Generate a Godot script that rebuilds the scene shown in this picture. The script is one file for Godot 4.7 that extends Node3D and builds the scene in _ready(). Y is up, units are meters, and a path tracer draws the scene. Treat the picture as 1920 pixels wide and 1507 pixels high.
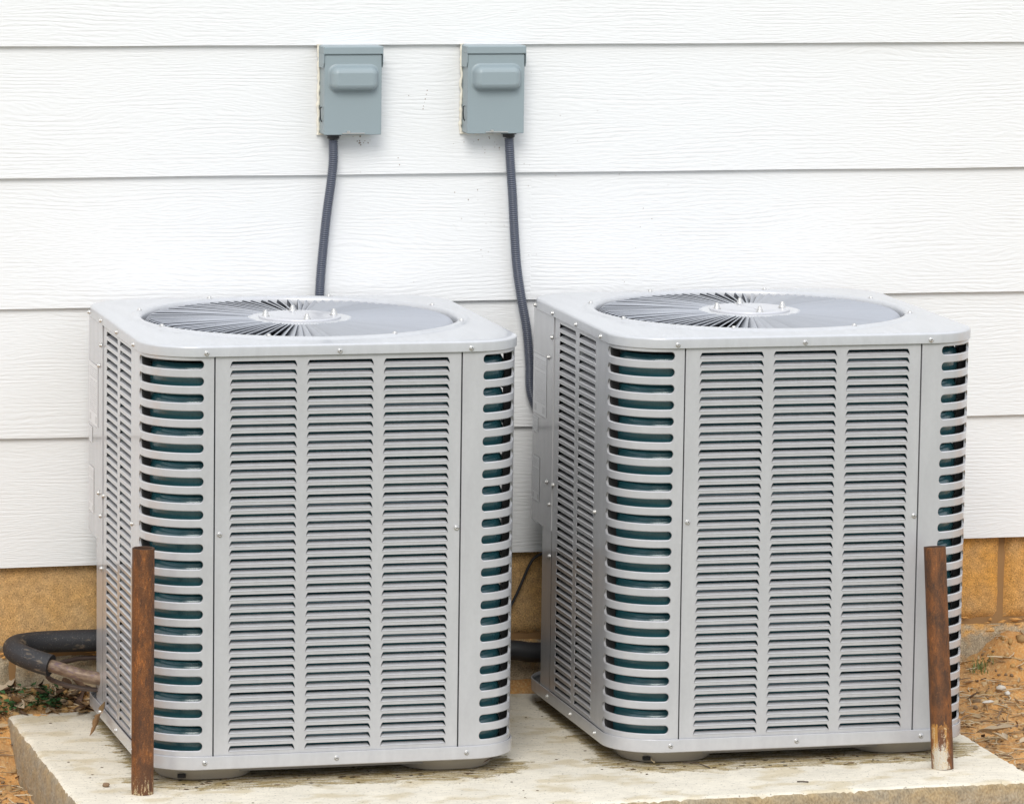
extends Node3D
# Two outdoor condenser units on a concrete pad before a white lap-sided house wall.
# x runs along the wall, y up, z out from the wall; the pad top is y = 0.

class MB:
	var v := PackedVector3Array()
	var n := PackedVector3Array()
	var t := PackedVector2Array()
	func tri(a: Vector3, b: Vector3, c: Vector3, na: Vector3, nb: Vector3, nc: Vector3, ua := Vector2.ZERO, ub := Vector2.ZERO, uc := Vector2.ZERO) -> void:
		# counter-clockwise seen from the normal's side; written clockwise as Godot wants
		v.append(a); v.append(c); v.append(b)
		n.append(na); n.append(nc); n.append(nb)
		t.append(ua); t.append(uc); t.append(ub)
	func quad(a: Vector3, b: Vector3, c: Vector3, d: Vector3, uv := []) -> void:
		var m := (c - a).cross(d - b)
		if m.length_squared() < 1e-18:
			return
		m = m.normalized()
		if uv.is_empty():
			tri(a, b, c, m, m, m); tri(a, c, d, m, m, m)
		else:
			tri(a, b, c, m, m, m, uv[0], uv[1], uv[2]); tri(a, c, d, m, m, m, uv[0], uv[2], uv[3])
	func grid(p: PackedVector3Array, nu: int, nv: int, flip := false, wrap_u := false, uv := PackedVector2Array()) -> void:
		# p[j * nu + i]; normal = (along i) x (along j)
		var nn := PackedVector3Array(); nn.resize(p.size())
		for j in nv - 1:
			for i in (nu if wrap_u else nu - 1):
				var i2 := (i + 1) % nu
				var a := j * nu + i; var b := j * nu + i2; var c := (j + 1) * nu + i2; var d := (j + 1) * nu + i
				var m := (p[c] - p[a]).cross(p[d] - p[b])
				nn[a] += m; nn[b] += m; nn[c] += m; nn[d] += m
		var s := -1.0 if flip else 1.0
		for k in nn.size():
			nn[k] = (nn[k] * s).normalized()
		for j in nv - 1:
			for i in (nu if wrap_u else nu - 1):
				var i2 := (i + 1) % nu
				var a := j * nu + i; var b := j * nu + i2; var c := (j + 1) * nu + i2; var d := (j + 1) * nu + i
				var q := [Vector2.ZERO, Vector2.ZERO, Vector2.ZERO, Vector2.ZERO]
				if uv.size():
					q = [uv[a], uv[b], uv[c], uv[d]]
				if flip:
					tri(p[a], p[c], p[b], nn[a], nn[c], nn[b], q[0], q[2], q[1]); tri(p[a], p[d], p[c], nn[a], nn[d], nn[c], q[0], q[3], q[2])
				else:
					tri(p[a], p[b], p[c], nn[a], nn[b], nn[c], q[0], q[1], q[2]); tri(p[a], p[c], p[d], nn[a], nn[c], nn[d], q[0], q[2], q[3])
	func box(lo: Vector3, hi: Vector3, ch := 0.0) -> void:
		# a box whose edges are chamfered by ch
		var c := (lo + hi) / 2; var h := (hi - lo) / 2
		var ax := [Vector3.RIGHT, Vector3.UP, Vector3.BACK]
		for k in 3:
			var u: Vector3 = ax[(k + 1) % 3]; var w: Vector3 = ax[(k + 2) % 3]; var o: Vector3 = ax[k]
			var hu := h[(k + 1) % 3] - ch; var hw := h[(k + 2) % 3] - ch; var ho := h[k]
			for s in [1.0, -1.0]:
				var f: Vector3 = c + o * ho * s
				quad(f - u * hu * s - w * hw, f + u * hu * s - w * hw, f + u * hu * s + w * hw, f - u * hu * s + w * hw)
			if ch > 0:
				for s in [1.0, -1.0]:
					for r in [1.0, -1.0]:
						var e1: Vector3 = c + u * h[(k + 1) % 3] * s + w * (h[(k + 2) % 3] - ch) * r
						var e2: Vector3 = c + u * (h[(k + 1) % 3] - ch) * s + w * h[(k + 2) % 3] * r
						var q: Vector3 = o * (ho - ch) * s * r
						quad(e1 + q * -1.0, e1 + q, e2 + q, e2 - q)
		if ch > 0:
			for sx in [1.0, -1.0]:
				for sy in [1.0, -1.0]:
					for sz in [1.0, -1.0]:
						var a := c + Vector3(h.x * sx, (h.y - ch) * sy, (h.z - ch) * sz)
						var b := c + Vector3((h.x - ch) * sx, h.y * sy, (h.z - ch) * sz)
						var d := c + Vector3((h.x - ch) * sx, (h.y - ch) * sy, h.z * sz)
						var m := Vector3(sx, sy, sz).normalized()
						if sx * sy * sz > 0:
							tri(a, b, d, m, m, m)
						else:
							tri(a, d, b, m, m, m)
	func disc(c: Vector3, r: float, seg: int, up := Vector3.UP) -> void:
		var x := up.cross(Vector3(0.31, 0.2, 0.93)).normalized(); var y := up.cross(x)
		for i in seg:
			var a := TAU * i / seg; var b := TAU * (i + 1) / seg
			tri(c, c + (x * cos(a) + y * sin(a)) * r, c + (x * cos(b) + y * sin(b)) * r, up, up, up)
	func lathe(prof: Array, seg: int, c := Vector3.ZERO) -> void:
		# prof: Vector2(radius, y) from the bottom up, outside facing out
		var p := PackedVector3Array()
		var uv := PackedVector2Array()
		for q: Vector2 in prof:
			for i in seg + 1:
				var a := -TAU * i / seg
				p.append(c + Vector3(cos(a) * q.x, q.y, sin(a) * q.x))
				uv.append(Vector2(float(i) / seg, -q.y))
		grid(p, seg + 1, prof.size(), false, false, uv)
	func tube(path: PackedVector3Array, radii: PackedFloat32Array, seg: int, caps := true) -> void:
		var p := PackedVector3Array(); var uv := PackedVector2Array()
		var d0 := (path[1] - path[0]).normalized()
		var x := d0.cross(Vector3(0.13, 0.9, 0.41)).normalized()
		var run := 0.0
		for k in path.size():
			var d := (path[mini(k + 1, path.size() - 1)] - path[maxi(k - 1, 0)]).normalized()
			x = (x - d * x.dot(d)).normalized()
			var y := d.cross(x)
			if k: run += path[k].distance_to(path[k - 1])
			for i in seg + 1:
				var a := TAU * i / seg
				p.append(path[k] + (x * cos(a) + y * sin(a)) * radii[k])
				uv.append(Vector2(float(i) / seg, run))
		grid(p, seg + 1, path.size(), false, false, uv)
		if caps:
			disc(path[0], radii[0], seg, -d0)
			disc(path[-1], radii[-1], seg, (path[-1] - path[-2]).normalized())
	func mesh() -> ArrayMesh:
		return into(ArrayMesh.new())
	func into(m: ArrayMesh) -> ArrayMesh:
		var a := []; a.resize(Mesh.ARRAY_MAX)
		a[Mesh.ARRAY_VERTEX] = v; a[Mesh.ARRAY_NORMAL] = n; a[Mesh.ARRAY_TEX_UV] = t
		m.add_surface_from_arrays(Mesh.PRIMITIVE_TRIANGLES, a)
		return m

const PY0 := 0.0565     # panel bottom
const PY1 := 0.8477     # panel top
const BODY := 0.376     # half width of the cabinet
const UNIT2 := Vector3(0.9467, 0, 0.0146)
var rng := RandomNumberGenerator.new()
var M := {}

# ---------------------------------------------------------------- helpers
func part(called: String, mesh: Mesh, mat: Material, parent: Node, at := Transform3D.IDENTITY) -> MeshInstance3D:
	var o := MeshInstance3D.new(); o.name = called; o.mesh = mesh
	if mat: o.material_override = mat
	o.transform = at
	parent.add_child(o, true)
	return o

func thing(called: String, label: String, category: String, at := Vector3.ZERO, group := "") -> Node3D:
	var o := Node3D.new(); o.name = called; o.position = at; add_child(o, true)
	tag(o, label, category, group)
	return o

func tag(o: Node, label: String, category: String, group := "", kind := "") -> Node:
	o.set_meta("label", label); o.set_meta("category", category)
	if group: o.set_meta("group", group)
	if kind: o.set_meta("kind", kind)
	return o

func smooth_path(pts: Array, step: float) -> PackedVector3Array:
	var c := Curve3D.new(); c.bake_interval = step
	for i in pts.size():
		var a: Vector3 = pts[maxi(i - 1, 0)]; var b: Vector3 = pts[mini(i + 1, pts.size() - 1)]
		c.add_point(pts[i], (a - b) / 6.0, (b - a) / 6.0)
	var out := PackedVector3Array()
	var len := c.get_baked_length(); var k := maxi(int(len / step), 2)
	for i in k + 1:
		out.append(c.sample_baked(len * i / k, true))
	return out

func fill(k: int, r: float) -> PackedFloat32Array:
	var a := PackedFloat32Array(); a.resize(k); a.fill(r); return a

func noise(seed_: int, freq: float, oct := 3) -> FastNoiseLite:
	var f := FastNoiseLite.new(); f.seed = seed_; f.frequency = freq
	f.noise_type = FastNoiseLite.TYPE_SIMPLEX_SMOOTH
	f.fractal_octaves = oct
	if oct == 1: f.fractal_type = FastNoiseLite.FRACTAL_NONE
	return f

func image(w: int, h: int, pixel: Callable) -> Image:
	var data := PackedByteArray(); data.resize(w * h * 3)
	var k := 0
	for y in h:
		for x in w:
			var c: Color = pixel.call(x, y)
			data[k] = clampi(int(c.r * 255.0 + 0.5), 0, 255); data[k + 1] = clampi(int(c.g * 255.0 + 0.5), 0, 255); data[k + 2] = clampi(int(c.b * 255.0 + 0.5), 0, 255)
			k += 3
	return Image.create_from_data(w, h, false, Image.FORMAT_RGB8, data)

func bump(w: int, h: int, height: Callable, scale: float) -> ImageTexture:
	var im := Image.create(w, h, false, Image.FORMAT_RGBA8)
	var data := PackedByteArray(); data.resize(w * h * 4)
	var k := 0
	for y in h:
		for x in w:
			var g := clampi(int(height.call(x, y) * 255.0), 0, 255)
			data[k] = g; data[k + 1] = g; data[k + 2] = g; data[k + 3] = 255
			k += 4
	im.set_data(w, h, false, Image.FORMAT_RGBA8, data)
	im.bump_map_to_normal_map(scale)
	return ImageTexture.create_from_image(im)

func tex(w: int, h: int, pixel: Callable) -> ImageTexture:
	return ImageTexture.create_from_image(image(w, h, pixel))

func mat(linear: Color, rough: float, metal := 0.0) -> StandardMaterial3D:
	var m := StandardMaterial3D.new()
	m.albedo_color = linear.linear_to_srgb(); m.roughness = rough; m.metallic = metal
	return m

func lin(r: float, g: float, b: float) -> Color:
	return Color(r, g, b)

# ---------------------------------------------------------------- materials
func make_materials() -> void:
	# painted sheet steel: faint mottling and dust, kept small
	var a := noise(3, 0.012, 4); var b := noise(5, 0.09, 3)
	var mottled := tex(512, 512, func(x, y):
		var g: float = 0.96 + 0.028 * a.get_noise_2d(x * 2.2, y * 0.4) + 0.012 * b.get_noise_2d(x, y * 0.6)
		return Color(g, g, g))
	var steel := mat(lin(0.545, 0.541, 0.552), 0.27, 0.2)
	steel.albedo_texture = mottled; steel.uv1_triplanar = true; steel.uv1_scale = Vector3(2.2, 2.2, 2.2)
	steel.clearcoat_enabled = true; steel.metallic_specular = 0.4; steel.clearcoat = 0.5; steel.clearcoat_roughness = 0.06
	M.steel = steel
	var top := steel.duplicate(); top.albedo_color = lin(0.56, 0.565, 0.58).linear_to_srgb(); top.roughness = 0.38; top.metallic = 0.15
	M.lid = top
	M.louver = steel
	M.vane = mat(lin(0.33, 0.342, 0.37), 0.36)
	M.dark = mat(lin(0.012, 0.011, 0.011), 0.9)
	M.shroud = mat(lin(0.025, 0.025, 0.028), 0.7)
	M.hub = mat(lin(0.55, 0.55, 0.57), 0.3, 0.2)
	M.zinc = mat(lin(0.55, 0.54, 0.52), 0.3, 0.7)
	M.recess = mat(lin(0.05, 0.045, 0.04), 0.6)
	var coil := mat(lin(0.020, 0.088, 0.102), 0.27)
	coil.clearcoat_enabled = true; coil.clearcoat = 0.7; coil.clearcoat_roughness = 0.2
	var cn := noise(9, 0.2, 2)
	coil.normal_enabled = true; coil.normal_texture = bump(256, 256, func(x, y): return 0.5 + 0.4 * cn.get_noise_2d(x * 1.5, y * 0.15), 1.5)
	coil.normal_scale = 0.9; coil.uv1_triplanar = true; coil.uv1_scale = Vector3(6, 6, 6)
	M.coil = coil
	M.foot = mat(lin(0.34, 0.31, 0.26), 0.55)
	# house paint on embossed boards
	var w1 := noise(11, 0.004, 3); var w2 := noise(12, 0.02, 2); var w3 := noise(13, 0.03, 2); var w4 := noise(14, 0.35, 2)
	var grain := bump(2048, 512, func(x, y):
		var warp: float = w1.get_noise_2d(x * 0.30, y * 1.4) * 5.0 + w2.get_noise_2d(x * 0.30, y * 1.2) * 0.5
		var ring: float = sin(y * 0.40 + warp * 1.3)
		ring = 1.0 - pow(absf(ring), 0.6)
		var mask: float = clampf(0.42 + 1.7 * w3.get_noise_2d(x * 0.12, y * 0.55), 0.0, 1.0)
		var fibre: float = w4.get_noise_2d(x * 0.07, y * 0.8 + warp * 4.0)
		return 0.60 - ring * mask * 0.36 + fibre * 0.20, 2.0)
	var paint := mat(lin(0.745, 0.748, 0.745), 0.55)
	paint.normal_enabled = true; paint.normal_texture = grain; paint.normal_scale = 0.6
	M.siding = paint
	var pale := noise(15, 0.01, 4)
	M.sheathing = mat(lin(0.35, 0.33, 0.30), 0.9)
	# block wall: cement block, orange clay washed and splashed over it
	var s1 := noise(21, 0.006, 4); var s2 := noise(22, 0.03, 3); var s3 := noise(23, 0.35, 2); var s4 := noise(24, 0.012, 3)
	var block := tex(2048, 320, func(x, y):
		var up: float = 0.32 - y * 0.42 / 320.0                      # metres over the pad
		var px: float = -0.75 + x * 2.65 / 2048.0
		var edge: float = 0.105 + 0.045 * s1.get_noise_2d(x, y * 0.4) + 0.03 * s2.get_noise_2d(x, y * 2.0)
		var clay: float = clampf((up - edge) / 0.03, 0.0, 1.0)
		clay = clampf(clay + 1.2 * maxf(0.0, s2.get_noise_2d(x + 900, y)) * 0.5, 0.0, 1.0) * (0.82 + 0.3 * s4.get_noise_2d(x, y))
		clay = clampf(clay, 0.0, 1.0)
		var base := Color(0.38, 0.31, 0.21)
		var dirt := Color(0.61, 0.300, 0.062)
		if px < 0.9: dirt = Color(0.56, 0.325, 0.118)
		var c: Color = base.lerp(dirt, clay)
		var g: float = 0.97 + 0.46 * s3.get_noise_2d(x, y) + 0.24 * s2.get_noise_2d(x * 2.0, y * 2.0)
		if s3.get_noise_2d(x * 0.8 + 300, y * 0.8) > 0.52: g *= 0.5
		if s3.get_noise_2d(x * 0.7 + 700, y * 0.7) > 0.55: g *= 1.45
		return (c * g).linear_to_srgb())
	var bn := noise(25, 0.16, 3); var bn2 := noise(26, 0.04, 2)
	var bm := mat(Color.WHITE, 0.95)
	bm.albedo_texture = block
	bm.normal_enabled = true; bm.normal_texture = bump(2048, 320, func(x, y): return 0.5 + 0.30 * bn.get_noise_2d(x * 2.4, y * 2.4) + 0.2 * bn2.get_noise_2d(x, y), 2.0)
	bm.normal_scale = 1.1
	M.block = bm
	var mortar := mat(lin(0.30, 0.17, 0.07), 0.95); M.mortar = mortar
	M.clay = mat(lin(0.54, 0.28, 0.085), 0.95)
	# concrete
	var c1 := noise(31, 0.008, 4); var c2 := noise(32, 0.05, 3); var c3 := noise(33, 0.3, 2)
	var pad := tex(1920, 1120, func(x, y):
		var px: float = -0.545 + x * 0.001; var pz: float = -0.43 + y * 0.001
		var c := Color(0.665, 0.61, 0.50)
		var streak: float = c2.get_noise_2d(x * 0.45, y * 1.5)
		c *= 1.0 + 0.10 * streak + 0.12 * c1.get_noise_2d(x, y)
		c = c.lerp(Color(0.50, 0.41, 0.25), clampf(c1.get_noise_2d(x * 0.8 + 500, y * 1.3) * 1.9 - 0.15, 0.0, 0.6))
		# dried mud and algae washed out from under both cabinets, with a ragged, speckled outline
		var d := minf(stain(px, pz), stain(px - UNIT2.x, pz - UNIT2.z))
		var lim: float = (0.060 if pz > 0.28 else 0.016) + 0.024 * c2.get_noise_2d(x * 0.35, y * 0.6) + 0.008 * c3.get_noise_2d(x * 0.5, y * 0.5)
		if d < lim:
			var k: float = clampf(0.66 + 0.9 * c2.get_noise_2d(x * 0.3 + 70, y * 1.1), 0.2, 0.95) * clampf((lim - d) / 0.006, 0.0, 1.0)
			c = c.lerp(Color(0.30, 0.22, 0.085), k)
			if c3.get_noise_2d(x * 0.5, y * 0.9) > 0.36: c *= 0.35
		c *= 1.0 + 0.09 * c3.get_noise_2d(x, y)
		if c3.get_noise_2d(x * 0.33 + 80, y * 0.45) > 0.6: c *= 0.45
		return c.linear_to_srgb())
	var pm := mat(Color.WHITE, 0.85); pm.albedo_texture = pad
	pm.normal_enabled = true; pm.normal_texture = bump(960, 560, func(x, y): return 0.5 + 0.25 * c2.get_noise_2d(x * 0.6, y * 3.0) + 0.2 * c3.get_noise_2d(x * 1.5, y * 1.5), 1.2)
	pm.normal_scale = 0.5
	M.pad = pm
	var e1 := noise(35, 0.02, 3); var e2 := noise(36, 0.16, 3)
	var em := mat(Color.WHITE, 0.95)
	em.albedo_texture = tex(1024, 128, func(x, y):
		var c := Color(0.33, 0.28, 0.20).lerp(Color(0.37, 0.28, 0.16), clampf(0.5 + e1.get_noise_2d(x * 0.6, y), 0.0, 1.0))
		var g: float = 1.0 + 0.35 * e2.get_noise_2d(x * 1.2, y * 0.7) + 0.25 * e1.get_noise_2d(x * 2.0, y * 2.0 + 99)
		return (c * g).linear_to_srgb())
	em.normal_enabled = true; em.normal_texture = bump(1024, 128, func(x, y): return 0.5 + 0.4 * e2.get_noise_2d(x * 1.2, y * 0.7), 3.0)
	M.pad_side = em
	# clay soil
	var g1 := noise(41, 0.012, 4); var g2 := noise(42, 0.09, 4); var g3 := noise(43, 0.4, 2)
	var soil := mat(Color.WHITE, 1.0)
	soil.albedo_texture = tex(1024, 1024, func(x, y):
		var c := Color(0.56, 0.265, 0.072).lerp(Color(0.37, 0.20, 0.082), clampf(0.5 + 1.2 * g1.get_noise_2d(x, y), 0.0, 1.0))
		c = c.lerp(Color(0.58, 0.41, 0.19), clampf(g2.get_noise_2d(x, y) * 1.6, 0.0, 0.7))
		var g: float = 1.0 + 0.35 * g3.get_noise_2d(x, y) + 0.25 * g2.get_noise_2d(x + 300, y)
		return (c * g).linear_to_srgb())
	soil.normal_enabled = true; soil.normal_texture = bump(1024, 1024, func(x, y): return 0.5 + 0.3 * g2.get_noise_2d(x, y) + 0.25 * g3.get_noise_2d(x, y), 3.5)
	soil.uv1_triplanar = true; soil.uv1_world_triplanar = true; soil.uv1_scale = Vector3(1.4, 1.4, 1.4)
	M.soil = soil
	var yard := mat(Color.WHITE, 1.0)
	yard.albedo_texture = tex(512, 512, func(x, y):
		var c := Color(0.20, 0.19, 0.13).lerp(Color(0.15, 0.165, 0.085), clampf(0.5 + 1.3 * g1.get_noise_2d(x, y), 0.0, 1.0))
		return (c * (1.0 + 0.4 * g3.get_noise_2d(x, y))).linear_to_srgb())
	yard.uv1_triplanar = true; yard.uv1_world_triplanar = true; yard.uv1_scale = Vector3(0.7, 0.7, 0.7)
	M.yard = yard
	# rust
	var r1 := noise(51, 0.02, 4); var r2 := noise(52, 0.08, 4); var r3 := noise(53, 0.35, 2)
	for k in 2:
		var rm := mat(Color.WHITE, 0.55, 0.2)
		rm.albedo_texture = tex(256, 1024, func(x, y):
			var o := 1000.0 * k
			# a torus in noise space so that the seam of the pipe does not show
			var ax: float = cos(TAU * x / 256.0) * 40.0; var az: float = sin(TAU * x / 256.0) * 40.0
			var big: float = r1.get_noise_3d(ax + o, y * 0.30, az); var mid: float = r2.get_noise_3d(ax * 1.2 + o, y * 0.30, az * 1.2); var fine: float = r3.get_noise_3d(ax * 1.6 + o, y * 0.7, az * 1.6)
			var c := (Color(0.095, 0.037, 0.014) if k == 0 else Color(0.080, 0.033, 0.013)).lerp(Color(0.175, 0.062, 0.016), clampf(0.5 + 1.5 * big, 0.0, 1.0))
			c = c.lerp(Color(0.38, 0.13, 0.028), clampf(mid * 2.2 + big * 0.7 - (0.62 if k == 0 else 0.95), 0.0, 0.9))
			c = c.lerp(Color(0.045, 0.025, 0.016), clampf(-mid * 2.0 - 0.45, 0.0, 0.8))
			c *= 1.0 + 0.45 * fine
			if fine > 0.42 and mid > -0.1: c = c.lerp(Color(0.42, 0.17, 0.05), 0.6)
			if fine < -0.5: c *= 0.5
			if k == 0 and fine > 0.56 and big > 0.0: c = Color(0.45, 0.28, 0.16)
			if k == 0 and y > 930 and mid + fine * 0.5 + (y - 1010.0) / 160.0 > 0.12: c = Color(0.44, 0.34, 0.2)
			if k == 1:                                                # scrap of old white paint and yellow primer near the foot
				var s: float = x / 256.0; var h: float = (1023.0 - y) / 1023.0
				var out: float = absf(s - 0.655) + 0.08 * mid + 0.05 * fine
				if h < 0.20 + 0.03 * mid and out < 0.125: c = Color(0.42, 0.2, 0.045)
				if h < 0.19 + 0.05 * fine and h > 0.085 and s > 0.64 and s < 0.75 + 0.04 * mid: c = Color(0.13, 0.05, 0.02) * (1.0 + 0.3 * fine)
				if h < 0.095 + 0.05 * fine + 0.05 * mid and out < 0.13 and fine > -0.42: c = Color(0.52, 0.485, 0.41) * (1.0 + 0.15 * fine)
				if h < 0.19 and out > 0.09 and out < 0.12 and fine > 0.0: c = Color(0.62, 0.52, 0.36)
			return c.linear_to_srgb())
		rm.normal_enabled = true
		rm.normal_texture = bump(256, 1024, func(x, y):
			var ax: float = cos(TAU * x / 256.0) * 40.0; var az: float = sin(TAU * x / 256.0) * 40.0
			return 0.5 + 0.25 * r2.get_noise_3d(ax, y * 0.35, az) + 0.22 * r3.get_noise_3d(ax * 1.6, y * 0.7, az * 1.6), 2.0)
		rm.normal_scale = 0.6
		M["rust%d" % k] = rm
	M.rust_inside = mat(lin(0.06, 0.028, 0.014), 0.9)
	# the rest
	M.grey_box = mat(lin(0.262, 0.315, 0.333), 0.42)
	M.caulk = mat(lin(0.77, 0.72, 0.61), 0.8)
	M.black = mat(lin(0.018, 0.018, 0.02), 0.55)
	M.conduit = mat(lin(0.075, 0.085, 0.115), 0.38)
	var h1 := noise(61, 0.03, 3); var h2 := noise(62, 0.4, 2)
	var foam := mat(Color.WHITE, 0.62)
	foam.albedo_texture = tex(512, 512, func(x, y):
		var c := Color(0.022, 0.022, 0.025)
		c = c.lerp(Color(0.30, 0.23, 0.15), clampf(h1.get_noise_2d(x * 0.5, y * 0.3) * 1.8 - 0.6, 0.0, 0.4))
		if h2.get_noise_2d(x * 0.5, y * 0.25) > 0.66: c = Color(0.35, 0.33, 0.3)
		return c.linear_to_srgb())
	foam.uv1_scale = Vector3(1, 4, 1)
	M.foam = foam
	var copper := mat(Color.WHITE, 0.5, 0.25)
	copper.albedo_texture = tex(256, 256, func(x, y):
		var c := Color(0.13, 0.082, 0.055).lerp(Color(0.22, 0.155, 0.105), clampf(0.5 + 1.4 * h1.get_noise_2d(x, y), 0.0, 1.0))
		c = c.lerp(Color(0.12, 0.075, 0.09), clampf(h1.get_noise_2d(x + 400, y) * 3.0 - 0.6, 0.0, 0.8))
		return (c * (1.0 + 0.2 * h2.get_noise_2d(x, y))).linear_to_srgb())
	copper.uv1_scale = Vector3(1, 6, 1)
	M.copper = copper
	M.copper_dark = mat(lin(0.085, 0.06, 0.05), 0.5, 0.3)
	M.leaf = []
	for c in [lin(0.24, 0.135, 0.06), lin(0.16, 0.095, 0.06), lin(0.34, 0.22, 0.11), lin(0.42, 0.33, 0.22), lin(0.11, 0.065, 0.045)]:
		var lm := mat(c, 0.75); lm.cull_mode = BaseMaterial3D.CULL_DISABLED; lm.backlight_enabled = true; lm.backlight = c * 0.25
		M.leaf.append(lm)
	M.green = mat(lin(0.045, 0.125, 0.04), 0.6); M.green.backlight_enabled = true; M.green.backlight = Color(0.05, 0.1, 0.02); M.green.cull_mode = BaseMaterial3D.CULL_DISABLED
	M.grass = mat(lin(0.16, 0.20, 0.06), 0.6); M.grass.backlight_enabled = true; M.grass.backlight = Color(0.1, 0.13, 0.03); M.grass.cull_mode = BaseMaterial3D.CULL_DISABLED
	M.stone = mat(lin(0.55, 0.51, 0.44), 0.8)
	M.pebble = mat(lin(0.22, 0.14, 0.08), 0.8)
	M.twig = mat(lin(0.07, 0.05, 0.035), 0.85)
	M.straw = mat(lin(0.50, 0.40, 0.25), 0.8)
	# printed labels: grey lines of print too small to read
	M.label = []
	for k in 2:
		var lm := mat(Color.WHITE, 0.35)
		var ln := noise(70 + k, 0.3, 1)
		lm.albedo_texture = tex(128, 256, func(x, y):
			var ink := 0.0
			if y > 14 and y < 205 and x > 10 and x < 118 and (y % 9) < 4 and ln.get_noise_2d(x * 0.9, (y / 9) * 40.0) > -0.25 and not (y > 60 and y < 72): ink = 0.6
			if y > 214 and y < 244 and ((x > 10 and x < 34) or (x > 90 and x < 116)) and ln.get_noise_2d(x * 3.0, y * 3.0) > 0.0: ink = 0.7
			if x < 2 or y < 2 or x > 125 or y > 253: ink = 0.25
			var g := lerpf(0.70, 0.22, ink)
			return Color(g, g, g * 1.01).linear_to_srgb())
		M.label.append(lm)

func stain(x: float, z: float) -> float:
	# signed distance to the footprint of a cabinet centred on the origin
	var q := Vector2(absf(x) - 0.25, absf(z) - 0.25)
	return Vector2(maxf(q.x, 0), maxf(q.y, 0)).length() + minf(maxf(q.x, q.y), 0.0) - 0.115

# ---------------------------------------------------------------- condenser unit
func ring_path(a: float, r: float, y: float, seg := 10) -> PackedVector3Array:
	# rounded square, clockwise seen from above when read with z towards the viewer; starts at +x +z corner
	var p := PackedVector3Array()
	for c in 4:
		var ang := PI / 2 * c
		var ctr := Vector2(1, 1).rotated(ang) * (a - r)
		for i in seg + 1:
			var t := ang + PI / 2 * i / seg
			p.append(Vector3(ctr.x + cos(t) * r, y, ctr.y + sin(t) * r))
	return p

func sweep(mb: MB, a: float, r: float, prof: Array, seg := 10, flip := false) -> void:
	# prof of Vector2(inset, y): sheet swept round the rounded square, listed from the top down for outward normals
	var p := PackedVector3Array()
	var nu := 0
	for q: Vector2 in prof:
		var ring := ring_path(a - q.x, maxf(r - q.x, 0.002), q.y, seg)
		nu = ring.size()
		p.append_array(ring)
	mb.grid(p, nu, prof.size(), flip, true)

func post_point(u: float, la: float) -> Array:
	# corner at +x +z seen from above: u < 0 towards the front (z) face, u > 0 towards the side (x) face
	var r := 0.1; var half := PI / 4 * r; var k := BODY - r
	if u < -half:
		return [Vector3(k - (-half - u), 0, BODY), Vector3(0, 0, 1)]
	if u > half:
		return [Vector3(BODY, 0, k - (u - half)), Vector3(1, 0, 0)]
	var t := PI / 4 - u / r
	return [Vector3(k + cos(t) * r, 0, k + sin(t) * r), Vector3(cos(t), 0, sin(t))]

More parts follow.
